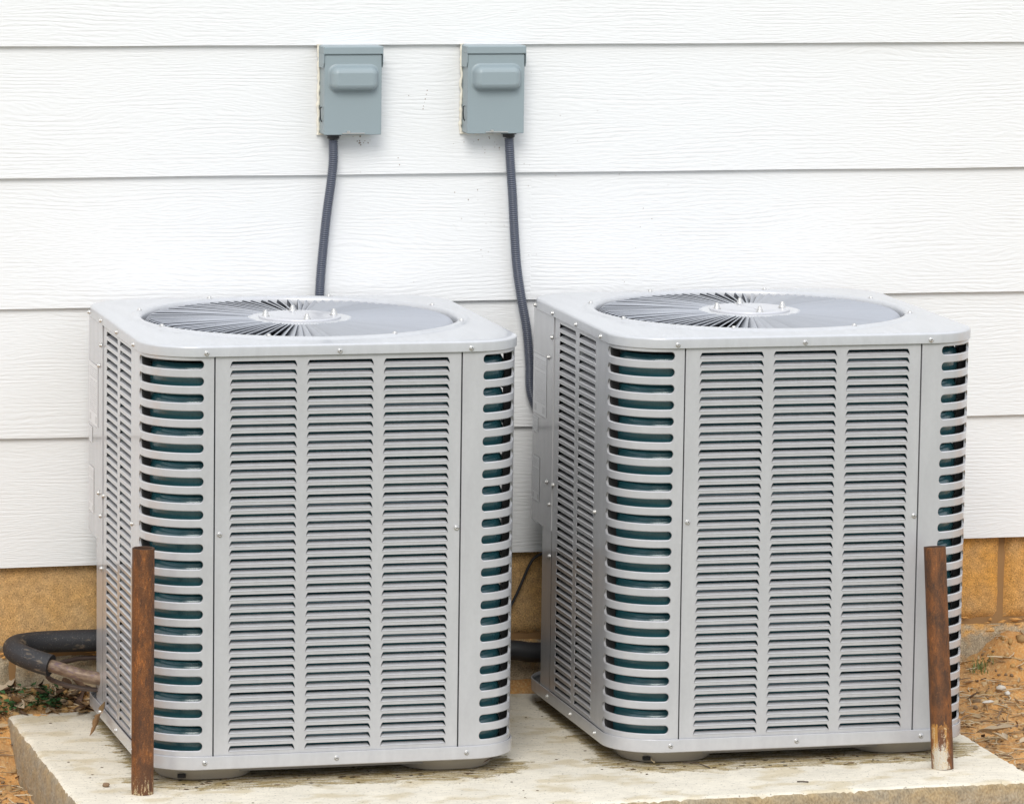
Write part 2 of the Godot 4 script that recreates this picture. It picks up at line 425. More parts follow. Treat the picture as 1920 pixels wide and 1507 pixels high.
func corner_post(front_seam: float, side_seam: float, tip0: float, tip1: float) -> ArrayMesh:
	# slots run from u = -tip0 (towards the front) to u = tip1 (towards the side)
	var half := PI / 4 * 0.1
	var u0 := -half - (BODY - 0.1 - front_seam) ; var u1 := half + (BODY - 0.1 - side_seam)
	var hr := 0.0083
	var us: Array = [u0, -tip0 - 0.0018]
	for i in 7:
		us.append(-tip0 + hr * (1.0 - cos(PI / 2 * i / 6)))
	for i in range(1, 14):
		us.append(lerpf(-tip0 + hr, tip1 - hr, i / 14.0))
	for i in 7:
		us.append(tip1 - hr * (1.0 - cos(PI / 2 * (6 - i) / 6)))
	us.append(tip1 + 0.0018)
	for i in range(1, 5): us.append(lerpf(tip1 + 0.0018, maxf(half, tip1 + 0.004), i / 4.0))
	us.append(u1)
	var h := func(u: float, grow: float) -> float:
		var R := hr + grow
		var d := maxf(-tip0 + hr - u, u - (tip1 - hr))
		if d <= 0.0: return R
		if d > hr + 1e-6: return 0.0
		return sqrt(maxf(R * R - d * d * (R / hr) * (R / hr), 0.0))
	var mb := MB.new()
	var P := func(u: float, y: float, off: float) -> Vector3:
		var q := post_point(u, 0)
		return q[0] + q[1] * off + Vector3(0, y, 0)
	var quad_s := func(ua: float, ya0: float, ya1: float, ub: float, yb0: float, yb1: float, o0: float, o1: float) -> void:
		# strip between u = ua and ub; bottom row at offset o0, top row at offset o1; smooth normals along the corner
		var qa := post_point(ua, 0); var qb := post_point(ub, 0)
		var a: Vector3 = P.call(ua, ya0, o0); var b: Vector3 = P.call(ub, yb0, o0); var c: Vector3 = P.call(ub, yb1, o1); var d: Vector3 = P.call(ua, ya1, o1)
		var dy := (ya1 - ya0 + yb1 - yb0) * 0.5
		var na: Vector3 = qa[1]; var nb: Vector3 = qb[1]
		if o0 != o1:
			var slope := (o1 - o0) / (dy if absf(dy) > 1e-5 else 1e-5)
			na = (na - Vector3(0, slope, 0)).normalized(); nb = (nb - Vector3(0, slope, 0)).normalized()
		mb.tri(a, b, c, na, nb, nb); mb.tri(a, c, d, na, nb, na)
	for i in us.size() - 1:
		var ua: float = us[i]; var ub: float = us[i + 1]
		var low_a := PY0; var low_b := PY0
		for row in range(23, -1, -1):
			var yc := 0.8309 - 0.0328 * row
			var ha: float = h.call(ua, 0.0017); var hb: float = h.call(ub, 0.0017)
			quad_s.call(ua, low_a, yc - ha, ub, low_b, yc - hb, 0.0, 0.0)
			low_a = yc + ha; low_b = yc + hb
			if ha > 0 or hb > 0:
				var ia: float = h.call(ua, 0.0); var ib: float = h.call(ub, 0.0)
				quad_s.call(ua, yc - ha, yc - ia, ub, yc - hb, yc - ib, 0.0, -0.0017)
				quad_s.call(ua, yc + ia, yc + ha, ub, yc + ib, yc + hb, -0.0017, 0.0)
				# the cut edge, 3 mm deep
				mb.quad(P.call(ua, yc - ia, -0.0017), P.call(ub, yc - ib, -0.0017), P.call(ub, yc - ib, -0.0045), P.call(ua, yc - ia, -0.0045))
				mb.quad(P.call(ub, yc + ib, -0.0017), P.call(ua, yc + ia, -0.0017), P.call(ua, yc + ia, -0.0045), P.call(ub, yc + ib, -0.0045))
		quad_s.call(ua, low_a, PY1, ub, low_b, PY1, 0.0, 0.0)
	for u in [u0, u1]:                                                # folded edges at the seams
		var s := 1.0 if u == u0 else -1.0
		var a: Vector3 = P.call(u, PY0, 0.0); var b: Vector3 = P.call(u, PY1, 0.0); var c: Vector3 = P.call(u, PY1, -0.012); var d: Vector3 = P.call(u, PY0, -0.012)
		if s > 0: mb.quad(a, b, c, d)
		else: mb.quad(a, d, c, b)
	return mb.mesh()

const LV_L := 0.0667    # half width of a louver opening
const LV_H := 0.0117
const LV_TOP := 0.8368
const LV_PITCH := 0.0177
const LV_ROWS := 44
func lv_samples() -> Array:
	var d := [0.0, 0.0006, 0.0015, 0.0026, 0.0039, 0.0054, 0.012, 0.035]
	var out := []
	for x in d: out.append(-LV_L + x)
	for i in range(d.size() - 1, -1, -1): out.append(LV_L - d[i])
	return out
func lv_rise(u: float, w: float) -> float:
	var s := clampf((LV_L - absf(u)) / w, 0.0, 1.0)
	return s * (2.0 - s)

func louver_mesh() -> ArrayMesh:
	# one stamped blade, origin at the middle of the lower lip, n towards +z
	var mb := MB.new(); var us := lv_samples()
	var prof := [Vector2(0.0, 0.0), Vector2(0.03, 0.0010), Vector2(0.09, 0.0011), Vector2(0.16, -0.0003), Vector2(0.26, -0.0026), Vector2(0.37, -0.0062), Vector2(0.47, -0.0115)]
	var p := PackedVector3Array()
	for q: Vector2 in prof:
		for u: float in us:
			p.append(Vector3(u, q.x * LV_H * lv_rise(u, 0.0054), q.y * (lv_rise(u, 0.004) if q.y < 0 else 1.0)))
	mb.grid(p, us.size(), prof.size())
	return mb.mesh()

func louver_panel(u0: float, u1: float, cols: Array, joined: bool) -> ArrayMesh:
	var mb := MB.new(); var us := lv_samples()
	var at := u0
	var strip := func(a: float, b: float, y0a: float, y1a: float, y0b: float, y1b: float) -> void:
		mb.quad(Vector3(a, y0a, 0), Vector3(b, y0b, 0), Vector3(b, y1b, 0), Vector3(a, y1a, 0))
	for c: float in cols:
		strip.call(at, c - LV_L, PY0, PY1, PY0, PY1)
		at = c + LV_L
		for i in us.size() - 1:
			var ra := lv_rise(us[i], 0.0054); var rb := lv_rise(us[i + 1], 0.0054)
			var ua: float = c + us[i]; var ub: float = c + us[i + 1]
			var la := PY0; var lb := PY0
			for row in range(LV_ROWS - 1, -1, -1):
				var vb := LV_TOP - LV_PITCH * row - LV_H
				strip.call(ua, ub, la, vb, lb, vb)
				la = vb + LV_H * ra; lb = vb + LV_H * rb
				mb.quad(Vector3(ub, lb, 0), Vector3(ua, la, 0), Vector3(ua, la, -0.0012), Vector3(ub, lb, -0.0012))
			strip.call(ua, ub, la, PY1, lb, PY1)
	strip.call(at, u1, PY0, PY1, PY0, PY1)
	for u in [u0, u1]:
		var a := Vector3(u, PY0, 0); var b := Vector3(u, PY1, 0); var k := Vector3(0, 0, -0.012)
		if u == u0: mb.quad(a, b, b + k, a + k)
		else: mb.quad(a, a + k, b + k, b)
	if joined:
		var blade := louver_mesh().surface_get_arrays(0)
		var bv: PackedVector3Array = blade[Mesh.ARRAY_VERTEX]; var bn: PackedVector3Array = blade[Mesh.ARRAY_NORMAL]
		for c: float in cols:
			for row in LV_ROWS:
				var o := Vector3(c, LV_TOP - LV_PITCH * row - LV_H, 0)
				for k in bv.size():
					mb.v.append(bv[k] + o); mb.n.append(bn[k]); mb.t.append(Vector2.ZERO)
	return mb.mesh()

func screw_mesh() -> ArrayMesh:
	# washer-head screw, axis +z
	var mb := MB.new()
	mb.lathe([Vector2(0.0052, 0), Vector2(0.0052, 0.0009), Vector2(0.0046, 0.0014), Vector2(0.0037, 0.0016), Vector2(0.0034, 0.0038), Vector2(0.0026, 0.0045), Vector2(0.0016, 0.0044), Vector2(0.0015, 0.0012), Vector2(0.0001, 0.0010)], 12)
	for k in mb.v.size():
		mb.v[k] = Vector3(mb.v[k].x, -mb.v[k].z, mb.v[k].y); mb.n[k] = Vector3(mb.n[k].x, -mb.n[k].z, mb.n[k].y)
	return mb.mesh()

func lid_mesh() -> ArrayMesh:
	var mb := MB.new(); var a := 0.3814; var r := 0.112
	var rows := []
	for q in [Vector2(0.003, 0.8470), Vector2(0.0006, 0.8470), Vector2(0, 0.8478), Vector2(0, 0.8640), Vector2(0.0006, 0.8662), Vector2(0.0022, 0.8678), Vector2(0.0050, 0.8687), Vector2(0.013, 0.8694)]:
		rows.append(ring_path(a - q.x, r - q.x, q.y, 12))
	var outer: PackedVector3Array = ring_path(a - 0.013, r - 0.013, 0.8694, 12)
	# finer along the straight sides so that the round opening stays round
	var dense := func(ring: PackedVector3Array) -> PackedVector3Array:
		var out := PackedVector3Array()
		for k in ring.size():
			var p := ring[k]; var q := ring[(k + 1) % ring.size()]
			out.append(p)
			if p.distance_to(q) > 0.1:
				for s in range(1, 12): out.append(p.lerp(q, s / 12.0))
		return out
	for k in rows.size(): rows[k] = dense.call(rows[k])
	outer = dense.call(outer)
	var R := 0.347
	for s in [0.25, 0.5, 0.75, 0.92, 1.0]:
		var row := PackedVector3Array()
		for p in outer:
			var d: Vector2 = Vector2(p.x, p.z).normalized() * R
			var q := Vector3(d.x, 0, d.y).lerp(Vector3(p.x, 0, p.z), 1.0 - s)
			q.y = lerpf(0.8694, 0.8716, smoothstep(0.0, 1.0, s))
			row.append(q)
		rows.append(row)
	for q in [Vector2(0.343, 0.8728), Vector2(0.339, 0.8752), Vector2(0.335, 0.8765), Vector2(0.330, 0.8768), Vector2(0.325, 0.8760), Vector2(0.3215, 0.8735), Vector2(0.319, 0.869), Vector2(0.318, 0.860), Vector2(0.318, 0.835)]:
		var row := PackedVector3Array()
		for p in outer:
			var d: Vector2 = Vector2(p.x, p.z).normalized() * q.x
			row.append(Vector3(d.x, q.y, d.y))
		rows.append(row)
	var all := PackedVector3Array()
	for row in rows: all.append_array(row)
	mb.grid(all, outer.size(), rows.size(), true, true)
	return mb.mesh()

func vane_mesh() -> ArrayMesh:
	# one vane of the discharge grille along +x: leans, and turns down at its outer end
	var mb := MB.new()
	var path := []
	for i in 7: path.append(Vector2(lerpf(0.1, 0.296, i / 6.0), 0.8725 + 0.001 * sin(PI * i / 6.0)))
	for i in range(1, 7):
		var t := PI / 2 * i / 6
		path.append(Vector2(0.296 + sin(t) * 0.0195, 0.8725 - (1.0 - cos(t)) * 0.0215))
	path.append(Vector2(0.3155, 0.842))
	var th := 0.0009
	var front := PackedVector3Array(); var back := PackedVector3Array(); var cap := PackedVector3Array()
	var nu := path.size()
	for k in 3:
		for q: Vector2 in path:
			var top := Vector3(q.x, q.y, 0)
			var low := Vector3(minf(q.x, 0.3155) - 0.004 * clampf((q.x - 0.29) / 0.02, 0, 1), q.y - 0.0145, 0.0175)
			var p := top.lerp(low, k / 2.0)
			front.append(p + Vector3(0, th * 0.6, th)); back.append(p - Vector3(0, th * 0.6, th))
	for s in [0, 1]:
		for i in nu: cap.append(front[i] if s == 0 else back[i])
	mb.grid(front, nu, 3, true); mb.grid(back, nu, 3)
	mb.grid(cap, nu, 2)
	return mb.mesh()

func face(side: int) -> Transform3D:
	# panel axes (u right, v up, n out) to the unit: 0 front, 1 left, 2 back, 3 right
	return Transform3D(Basis(Vector3.UP, [0.0, -PI / 2, PI, PI / 2][side]), Vector3.ZERO) * Transform3D(Basis(), Vector3(0, 0, BODY - 0.0006))

func make_unit() -> Node3D:
	var U := thing("air_conditioner", "", "air conditioner")
	var lid := part("lid", lid_mesh(), M.lid, U)
	# louvered panels
	var blade := louver_mesh()
	var front := part("louver_panel", louver_panel(-0.2455, 0.2455, [-0.1503, 0.0027, 0.1557], false), M.steel, U, face(0))
	for c in [-0.1503, 0.0027, 0.1557]:
		for row in LV_ROWS:
			part("louver", blade, M.louver, front, Transform3D(Basis(), Vector3(c, LV_TOP - LV_PITCH * row - LV_H, 0)))
	# on the left face u = z: rear seam at -0.152, front seam at 0.203
	var left := part("louver_panel", louver_panel(-0.1503, 0.2013, [-0.0480, 0.1070], false), M.steel, U, face(1))
	for c in [-0.0480, 0.1070]:
		for row in LV_ROWS:
			part("louver", blade, M.louver, left, Transform3D(Basis(), Vector3(c, LV_TOP - LV_PITCH * row - LV_H, 0)))
	part("louver_panel", louver_panel(-0.2455, 0.2455, [-0.153, 0.0, 0.153], true), M.steel, U, face(3))
	part("louver_panel", louver_panel(-0.2455, 0.2455, [-0.153, 0.0, 0.153], true), M.steel, U, face(2))
	# corner posts with their rounded slots: front right, front left, rear right
	var even := corner_post(0.2486, 0.2486, 0.0640, 0.0370)
	part("corner_post", even, M.steel, U)
	# front left: mirror by turning: the post's front leg becomes the left face
	part("corner_post", corner_post(0.2036, 0.2486, 0.0868, 0.0862), M.steel, U, Transform3D(Basis(Vector3.UP, -PI / 2), Vector3.ZERO))
	part("corner_post", even, M.steel, U, Transform3D(Basis(Vector3.UP, PI / 2), Vector3.ZERO))
	# rear left: wiring cover above, pipe panel below
	var cc := MB.new(); var cx := -0.3772
	var outline := [Vector2(cx, -0.1525), Vector2(cx, -0.3165), Vector2(cx + 0.0606, -0.3775), Vector2(-0.2463, -0.3775)]
	for k in 3:
		var a: Vector2 = outline[k]; var b: Vector2 = outline[k + 1]
		cc.quad(Vector3(b.x, 0.395, b.y), Vector3(a.x, 0.395, a.y), Vector3(a.x, PY1, a.y), Vector3(b.x, PY1, b.y))
	cc.quad(Vector3(cx, 0.395, -0.1525), Vector3(cx + 0.012, 0.395, -0.1525), Vector3(cx + 0.012, PY1, -0.1525), Vector3(cx, PY1, -0.1525))
	for k in 3:                                                       # hem along the bottom
		var a: Vector2 = outline[k]; var b: Vector2 = outline[k + 1]
		var ia := a.lerp(Vector2(-0.25, -0.25), 0.1); var ib := b.lerp(Vector2(-0.25, -0.25), 0.1)
		cc.quad(Vector3(a.x, 0.395, a.y), Vector3(b.x, 0.395, b.y), Vector3(ib.x, 0.397, ib.y), Vector3(ia.x, 0.397, ia.y))
	var cover := part("wiring_cover", cc.mesh(), M.steel, U)
	var pp := MB.new()
	var low := [Vector2(-0.3755, -0.1525), Vector2(-0.3755, -0.228), Vector2(-0.33, -0.29), Vector2(-0.27, -0.33), Vector2(-0.2463, -0.374)]
	for k in 4:
		var a: Vector2 = low[k]; var b: Vector2 = low[k + 1]
		pp.quad(Vector3(b.x, PY0 - 0.01, b.y), Vector3(a.x, PY0 - 0.01, a.y), Vector3(a.x, 0.42, a.y), Vector3(b.x, 0.42, b.y))
	part("pipe_panel", pp.mesh(), M.steel, U)
	var lab := MB.new()
	var sheet := func(into: MB, z0: float, z1: float, y0: float, y1: float) -> void:
		var x := cx - 0.0006
		into.quad(Vector3(x, y0, z0), Vector3(x, y0, z1), Vector3(x, y1, z1), Vector3(x, y1, z0), [Vector2(0, 1), Vector2(1, 1), Vector2(1, 0), Vector2(0, 0)])
	sheet.call(lab, -0.312, -0.205, 0.625, 0.752)
	part("rating_label", lab.mesh(), M.label[0], cover)
	lab = MB.new(); sheet.call(lab, -0.313, -0.270, 0.585, 0.618)
	part("small_label", lab.mesh(), M.label[1], cover)
	lab = MB.new(); sheet.call(lab, -0.312, -0.252, 0.440, 0.535)
	part("warning_label", lab.mesh(), M.label[1], cover)
	# base pan: rim, floor, feet
	var bp := MB.new()
	sweep(bp, 0.3808, 0.108, [Vector2(0.0045, 0.050), Vector2(0.0035, 0.0560), Vector2(0.0015, 0.0572), Vector2(0.0, 0.0560), Vector2(0.0, 0.0325), Vector2(0.001, 0.0305), Vector2(0.003, 0.0298), Vector2(0.030, 0.0300), Vector2(0.036, 0.0285), Vector2(0.044, 0.0165), Vector2(0.060, 0.0140), Vector2(0.37, 0.0140)], 12, true)
	var pan := part("base_pan", bp.mesh(), M.steel, U)
	var ft := MB.new()
	var fp := PackedVector3Array(); var fk := 0
	for q in [Vector2(0.020, 0.0), Vector2(0.005, 0.001), Vector2(0.0, 0.004), Vector2(-0.004, 0.012), Vector2(-0.012, 0.021), Vector2(-0.014, 0.028)]:
		var ring := ring_path(0.094 - q.x, 0.075 - q.x, q.y, 8); fk = ring.size(); fp.append_array(ring)
	ft.grid(fp, fk, 6, false, true)
	var fs := MB.new(); fs.box(Vector3(-0.066, 0.0085, 0.0935), Vector3(-0.050, 0.0165, 0.0995), 0.0005)
	for s in [Vector2(-1, 1), Vector2(1, 1), Vector2(-1, -1), Vector2(1, -1)]:
		part("foot", ft.mesh(), M.foot, pan, Transform3D(Basis(), Vector3(0.245 * s.x, 0, 0.245 * s.y)))
	part("drain_slot", fs.mesh(), M.dark, pan, Transform3D(Basis(), Vector3(-0.245, 0, 0.245)))
	# coil: a stack of finned tubes that rounds the corners behind the slots
	for k in 12:
		var cb := MB.new(); var y := 0.8309 - 0.0328 - 0.0656 * k
		var prof := []
		for i in 9:
			var t := PI * i / 8.0
			prof.append(Vector2(0.013 - 0.013 * sin(t), y + 0.0327 * cos(t)))
		sweep(cb, 0.3590, 0.098, prof, 10, true)
		part("coil_tube", cb.mesh(), M.coil, U)
	# dark edge seals inside the posts, closing the gap beside the coil
	for k in 4:
		if k == 2: continue
		var es := MB.new(); var sp := PackedVector3Array(); var sgn: float = [1.0, -1.0, 1.0, 1.0][k]
		var from: float = 0.0745 if k == 1 else 0.050
		for y in [PY0, PY1]:
			for i in 13:
				var q := post_point(lerpf(from, 0.110, maxi(i - 1, 0) / 11.0) * sgn, 0)
				sp.append(q[0] - q[1] * (0.020 if i == 0 else 0.0050) + Vector3(0, y, 0))
		es.grid(sp, 13, 2)
		part("edge_seal", es.mesh(), M.dark, U, Transform3D(Basis(Vector3.UP, [0.0, -PI / 2, 0.0, PI / 2][k]), Vector3.ZERO))
	# discharge grille
	var g := MB.new()
	g.lathe([Vector2(0.106, 0.855), Vector2(0.106, 0.8715), Vector2(0.1045, 0.8730), Vector2(0.098, 0.8732), Vector2(0.08, 0.8728), Vector2(0.001, 0.8728)], 64)
	var grille := part("fan_grille", g.mesh(), M.lid, U)
	var vane := vane_mesh()
	var ln := noise(123, 0.09, 2)
	for k in 100:
		var b := Basis(Vector3.UP, TAU * (k + rng.randf_range(-0.13, 0.13)) / 100.0)
		var lean := Transform3D(Basis(Vector3.RIGHT, 0.16 * ln.get_noise_1d(k * 3.0) + rng.randf_range(-0.12, 0.12)), Vector3.ZERO)
		part("vane", vane, M.vane, grille, Transform3D(b, Vector3(0, 0.8725 + rng.randf_range(-0.0006, 0.0006), 0)) * lean * Transform3D(Basis(), Vector3(0, -0.8725, 0)))
	var hb := MB.new()
	hb.lathe([Vector2(0.083, 0.8729), Vector2(0.0835, 0.8755), Vector2(0.082, 0.8772), Vector2(0.078, 0.8774), Vector2(0.064, 0.8762), Vector2(0.060, 0.8764), Vector2(0.057, 0.8778), Vector2(0.03, 0.8790), Vector2(0.0005, 0.8792)], 64)
	var plate := part("motor_plate", hb.mesh(), M.hub, U)
	var bar := MB.new(); bar.box(Vector3(-0.004, 0.8782, -0.056), Vector3(0.004, 0.8800, 0.056), 0.0008)
	part("plate_rib", bar.mesh(), M.hub, plate, Transform3D(Basis(Vector3.UP, 0.12), Vector3.ZERO))
	var bt := MB.new()
	bt.lathe([Vector2(0.0085, 0.0), Vector2(0.0085, 0.0010), Vector2(0.0062, 0.0012), Vector2(0.0060, 0.0062), Vector2(0.0053, 0.0070), Vector2(0.0042, 0.0075), Vector2(0.0040, 0.0105), Vector2(0.0032, 0.0120), Vector2(0.0002, 0.0123)], 12)
	for k in 4:
		var t := PI / 2 * k
		part("bolt", bt.mesh(), M.zinc, plate, Transform3D(Basis(), Vector3(cos(t) * 0.0705, 0.8768, sin(t) * 0.0705)))
	# screws holding grille to lid
	var gs := MB.new()
	gs.lathe([Vector2(0.0056, 0.0), Vector2(0.0056, 0.0008), Vector2(0.0040, 0.0010), Vector2(0.0038, 0.0032), Vector2(0.0029, 0.0040), Vector2(0.0002, 0.0042)], 12)
	for k in 8:
		var t := PI / 8 + PI / 4 * k
		part("grille_screw", gs.mesh(), M.zinc, lid, Transform3D(Basis(), Vector3(cos(t) * 0.331, 0.8764, sin(t) * 0.331)))
	# fan under the grille
	var sh := MB.new(); sh.lathe([Vector2(0.317, 0.62), Vector2(0.317, 0.84)], 64)
	part("fan_shroud", sh.mesh(), M.shroud, U)
	var mo := MB.new(); mo.lathe([Vector2(0.002, 0.70), Vector2(0.075, 0.70), Vector2(0.08, 0.71), Vector2(0.08, 0.84), Vector2(0.07, 0.85), Vector2(0.002, 0.85)], 32)
	part("fan_motor", mo.mesh(), M.shroud, U)
	for k in 3:
		var fb := MB.new(); var p := PackedVector3Array()
		for j in 6:
			for i in 8:
				var r := lerpf(0.07, 0.30, j / 5.0); var w := lerpf(0.35, 0.55, j / 5.0); var t := (i / 7.0 - 0.5) * 2.0 * w
				p.append(Vector3(cos(t) * r, 0.70 + 0.05 * t / w, sin(t) * r))
		fb.grid(p, 8, 6)
		part("fan_blade", fb.mesh(), M.shroud, U, Transform3D(Basis(Vector3.UP, TAU * k / 3.0 + 0.4), Vector3.ZERO))
	# screws
	var sm := screw_mesh()
	var at_front := [Vector2(-0.2644, 0.8544), Vector2(0, 0.8544), Vector2(0.2644, 0.8544), Vector2(-0.2644, 0.0445), Vector2(0, 0.0445), Vector2(0.2644, 0.0445), Vector2(-0.2362, 0.497), Vector2(0.2395, 0.497)]
	var at_left := [Vector2(-0.148, 0.8544), Vector2(0.0388, 0.8544), Vector2(0.229, 0.8544), Vector2(-0.29, 0.8544), Vector2(-0.148, 0.0445), Vector2(0.0388, 0.0445), Vector2(0.229, 0.0445), Vector2(-0.161, 0.802), Vector2(-0.186, 0.757), Vector2(-0.188, 0.4935), Vector2(-0.144, 0.494), Vector2(-0.163, 0.450), Vector2(0.187, 0.4915), Vector2(-0.166, 0.340)]
	for q: Vector2 in at_front:
		var off := 0.0054 if q.y > 0.84 else (0.0048 if q.y < 0.1 else 0.0)
		part("screw", sm, M.zinc, U, face(0) * Transform3D(Basis(), Vector3(q.x, q.y, off + 0.0004)))
	for q: Vector2 in at_left:
		var off := 0.0054 if q.y > 0.84 else (0.0048 if q.y < 0.1 else (0.0025 if q.x < -0.155 and q.y > 0.4 else 0.0))
		part("screw", sm, M.zinc, U, face(1) * Transform3D(Basis(), Vector3(q.x, q.y, off + 0.0004)))
	return U

# ---------------------------------------------------------------- house
func make_house() -> void:
	var H := thing("house", "white house wall of wide lap boards over an orange-stained concrete block foundation", "house", Vector3(0.57, 0, -0.5))
	var off := Vector3(-0.57, 0, 0.5)
	# siding boards: 0.273 m to the weather, lower edge standing out
	for row in 9:
		var y0 := 0.3016 + 0.2725 * row
		for k in 3:
			var x0 := -4.86 + 3.66 * k + (0.0 if row % 2 else 0.31 * (1 if k else 1)); var x1 := x0 + 3.657
			var mb := MB.new()
			var uo := rng.randf(); var vo := rng.randf()
			var nx := 75; var p := PackedVector3Array(); var uv := PackedVector2Array()
			var wav := noise(100 + row * 3 + k, 1.6, 2)
			for j in 5:
				var q: Vector2 = [Vector2(-0.4282, 0.0), Vector2(-0.4198, 0.0), Vector2(-0.4196, 0.0004), Vector2(-0.4242, 0.14), Vector2(-0.4296, 0.2850)][j]
				for i in nx:
					var x := lerpf(x0, x1, i / (nx - 1.0))
					var dy := 0.0011 * wav.get_noise_1d(x) * (1.0 if j < 3 else 0.0)
					p.append(Vector3(x, y0 + q.y + dy, q.x + 0.0008 * wav.get_noise_1d(x + 40)) + off)
					uv.append(Vector2(x / 2.4 + uo, -q.y / 0.6 + vo))
			mb.grid(p.slice(0, nx * 3), nx, 3, false, false, uv.slice(0, nx * 3))
			mb.grid(p.slice(nx * 2), nx, 3, false, false, uv.slice(nx * 2))
			part("siding_board", mb.mesh(), M.siding, H)
	var sh := MB.new(); sh.box(Vector3(-4.9, 0.33, -0.62) + off, Vector3(6.4, 2.76, -0.4365) + off)
	part("sheathing", sh.mesh(), M.sheathing, H)
	var mo := MB.new(); mo.box(Vector3(-4.9, -0.3, -0.62) + off, Vector3(6.4, 0.328, -0.4505) + off)
	var F := part("foundation", mo.mesh(), M.mortar, H)
	var bn := noise(77, 9.0, 3)
	for course in 3:
		var yb: float = [0.119, -0.0895, -0.2975][course]; var yt: float = [0.318, 0.1045, -0.102][course]
		var shift := 0.0 if course % 2 == 0 else 0.2
		for k in range(-15, 12):
			var xj := 1.683 - shift + 0.4 * k
			var xa := xj + 0.0075; var xb := xj + 0.4 - 0.0075
			if xb > 6.3 or xa < -4.8: continue
			var near := xb > -0.9 and xa < 2.0
			var nx := 34 if near else 3; var ny := 18 if near else 3
			var mb := MB.new(); var p := PackedVector3Array(); var uv := PackedVector2Array()
			for j in ny:
				for i in nx:
					var sx := i / (nx - 1.0); var sy := j / (ny - 1.0)
					var x := lerpf(xa, xb, sx); var y := lerpf(yb, yt, sy)
					# worn arris
					var e := minf(minf(x - xa, xb - x), minf(y - yb, yt - y))
					var z := -0.4400 + 0.0016 * bn.get_noise_2d(x, y)
					if e < 0.001: z -= 0.0105
					elif e < 0.016: z -= 0.0012
					if near and e < 0.001:
						x += 0.0022 * bn.get_noise_2d(y * 3.0, x) * (1 if sx < 0.5 else -1); y += 0.0042 * bn.get_noise_2d(x * 4.0, y + 5)
					p.append(Vector3(x, y, z) + off)
					uv.append(Vector2((x + 0.75) / 2.65, (0.32 - y) / 0.42))
			mb.grid(p, nx, ny, false, false, uv)
			part("concrete_block", mb.mesh(), M.block, F)
	# squeezed-out mortar and clay dribbles along the joint
	var dr := MB.new()
	for k in 30:
		var at := Vector3(rng.randf_range(1.42, 1.80), 0.1125 + 0.003 * rng.randfn(), -0.4435)
		if k < 8: at = Vector3(1.69 + 0.022 * rng.randfn(), rng.randf_range(0.078, 0.118), -0.4405)
		elif k > 22: at = Vector3(rng.randf_range(-0.6, -0.3), 0.111 + 0.004 * rng.randfn(), -0.4425)
		var w := rng.randf_range(0.003, 0.013); var h := rng.randf_range(0.001, 0.0035); var ph := rng.randf() * TAU
		var p := PackedVector3Array()
		for j in 4:
			var sc: float = [1.0, 0.8, 0.45, 0.02][j]
			for i in 10:
				var a := TAU * (i % 9) / 9.0; var wob := 1.0 + 0.3 * sin(a * 3.0 + ph) + 0.15 * sin(a * 5.0 + ph * 2.0)
				p.append(at + off + Vector3(cos(a) * w * sc * wob, sin(a) * h * sc * wob, [0.0, 0.6, 0.9, 1.0][j] * h))
		dr.grid(p, 10, 4)
	part("mortar_dribbles", dr.mesh(), M.clay, F).set_meta("kind", "stuff")

# ---------------------------------------------------------------- ground
var gn1: FastNoiseLite
var gn2: FastNoiseLite
func ground_y(x: float, z: float) -> float:
	var left := smoothstep(-0.15, -0.37, z)
	var y := lerpf(-0.105, -0.006, left)
	y = lerpf(y, 0.028, smoothstep(-0.36, -0.43, z))
	if x > 0.4:
		var yr := -0.018 + 0.012 * smoothstep(0.1, -0.3, z) + 0.02 * smoothstep(-0.3, -0.44, z)
		yr += 0.055 * exp(-(pow(x - 1.70, 2) / 0.006 + pow(z + 0.44, 2) / 0.012))
		yr += 0.025 * exp(-(pow(x - 1.80, 2) / 0.02 + pow(z + 0.40, 2) / 0.02))
		yr -= 0.06 * smoothstep(0.5, 0.72, z)
		y = lerpf(y, yr, smoothstep(0.8, 1.2, x))
	var far := smoothstep(1.5, 6.0, Vector2(x - 0.5, z).length())
	y = lerpf(y, -0.12, far)
	y += 0.016 * gn1.get_noise_2d(x, z) + 0.008 * gn2.get_noise_2d(x, z)
	if x > -0.5 and x < 1.34 and z > -0.33 and z < 0.6: y = minf(y, -0.05)
	return y

func make_ground() -> void:
	gn1 = noise(81, 7.0, 3); gn2 = noise(82, 40.0, 3)
	var xs := [-60.0, -30.0, -14.0, -7.0, -4.0, -2.5, -1.6, -1.2]
	for i in 60: xs.append(-1.0 + i * 0.01)
	for i in 33: xs.append(-0.4 + i * 0.05)
	for i in 90: xs.append(1.26 + i * 0.01)
	xs.append_array([2.3, 2.6, 3.2, 4.5, 8.0, 16.0, 32.0, 60.0])
	var zs := [-60.0, -20.0, -6.0, -2.0, -0.8, -0.6]
	for i in 125: zs.append(-0.5 + i * 0.01)
	zs.append_array([0.8, 0.9, 1.1, 1.4, 1.9, 2.7, 4.0, 7.0, 12.0, 24.0, 60.0])
	var p := PackedVector3Array()
	for z in zs:
		for x in xs:
			p.append(Vector3(x, ground_y(x, z), z))
	var nx := xs.size(); var cut := zs.size() - 10
	var mb := MB.new(); mb.grid(p.slice(0, nx * cut), nx, cut, true)
	var am := mb.mesh()
	mb = MB.new(); mb.grid(p.slice(nx * (cut - 1)), nx, zs.size() - cut + 1, true)
	mb.into(am)                                                        # the yard in front: thin dry grass
	am.surface_set_material(0, M.soil); am.surface_set_material(1, M.yard)
	var g := part("ground", am, null, self)
	g.set_meta("kind", "structure"); g.set_meta("label", "bare orange clay ground around the concrete pad"); g.set_meta("category", "ground")

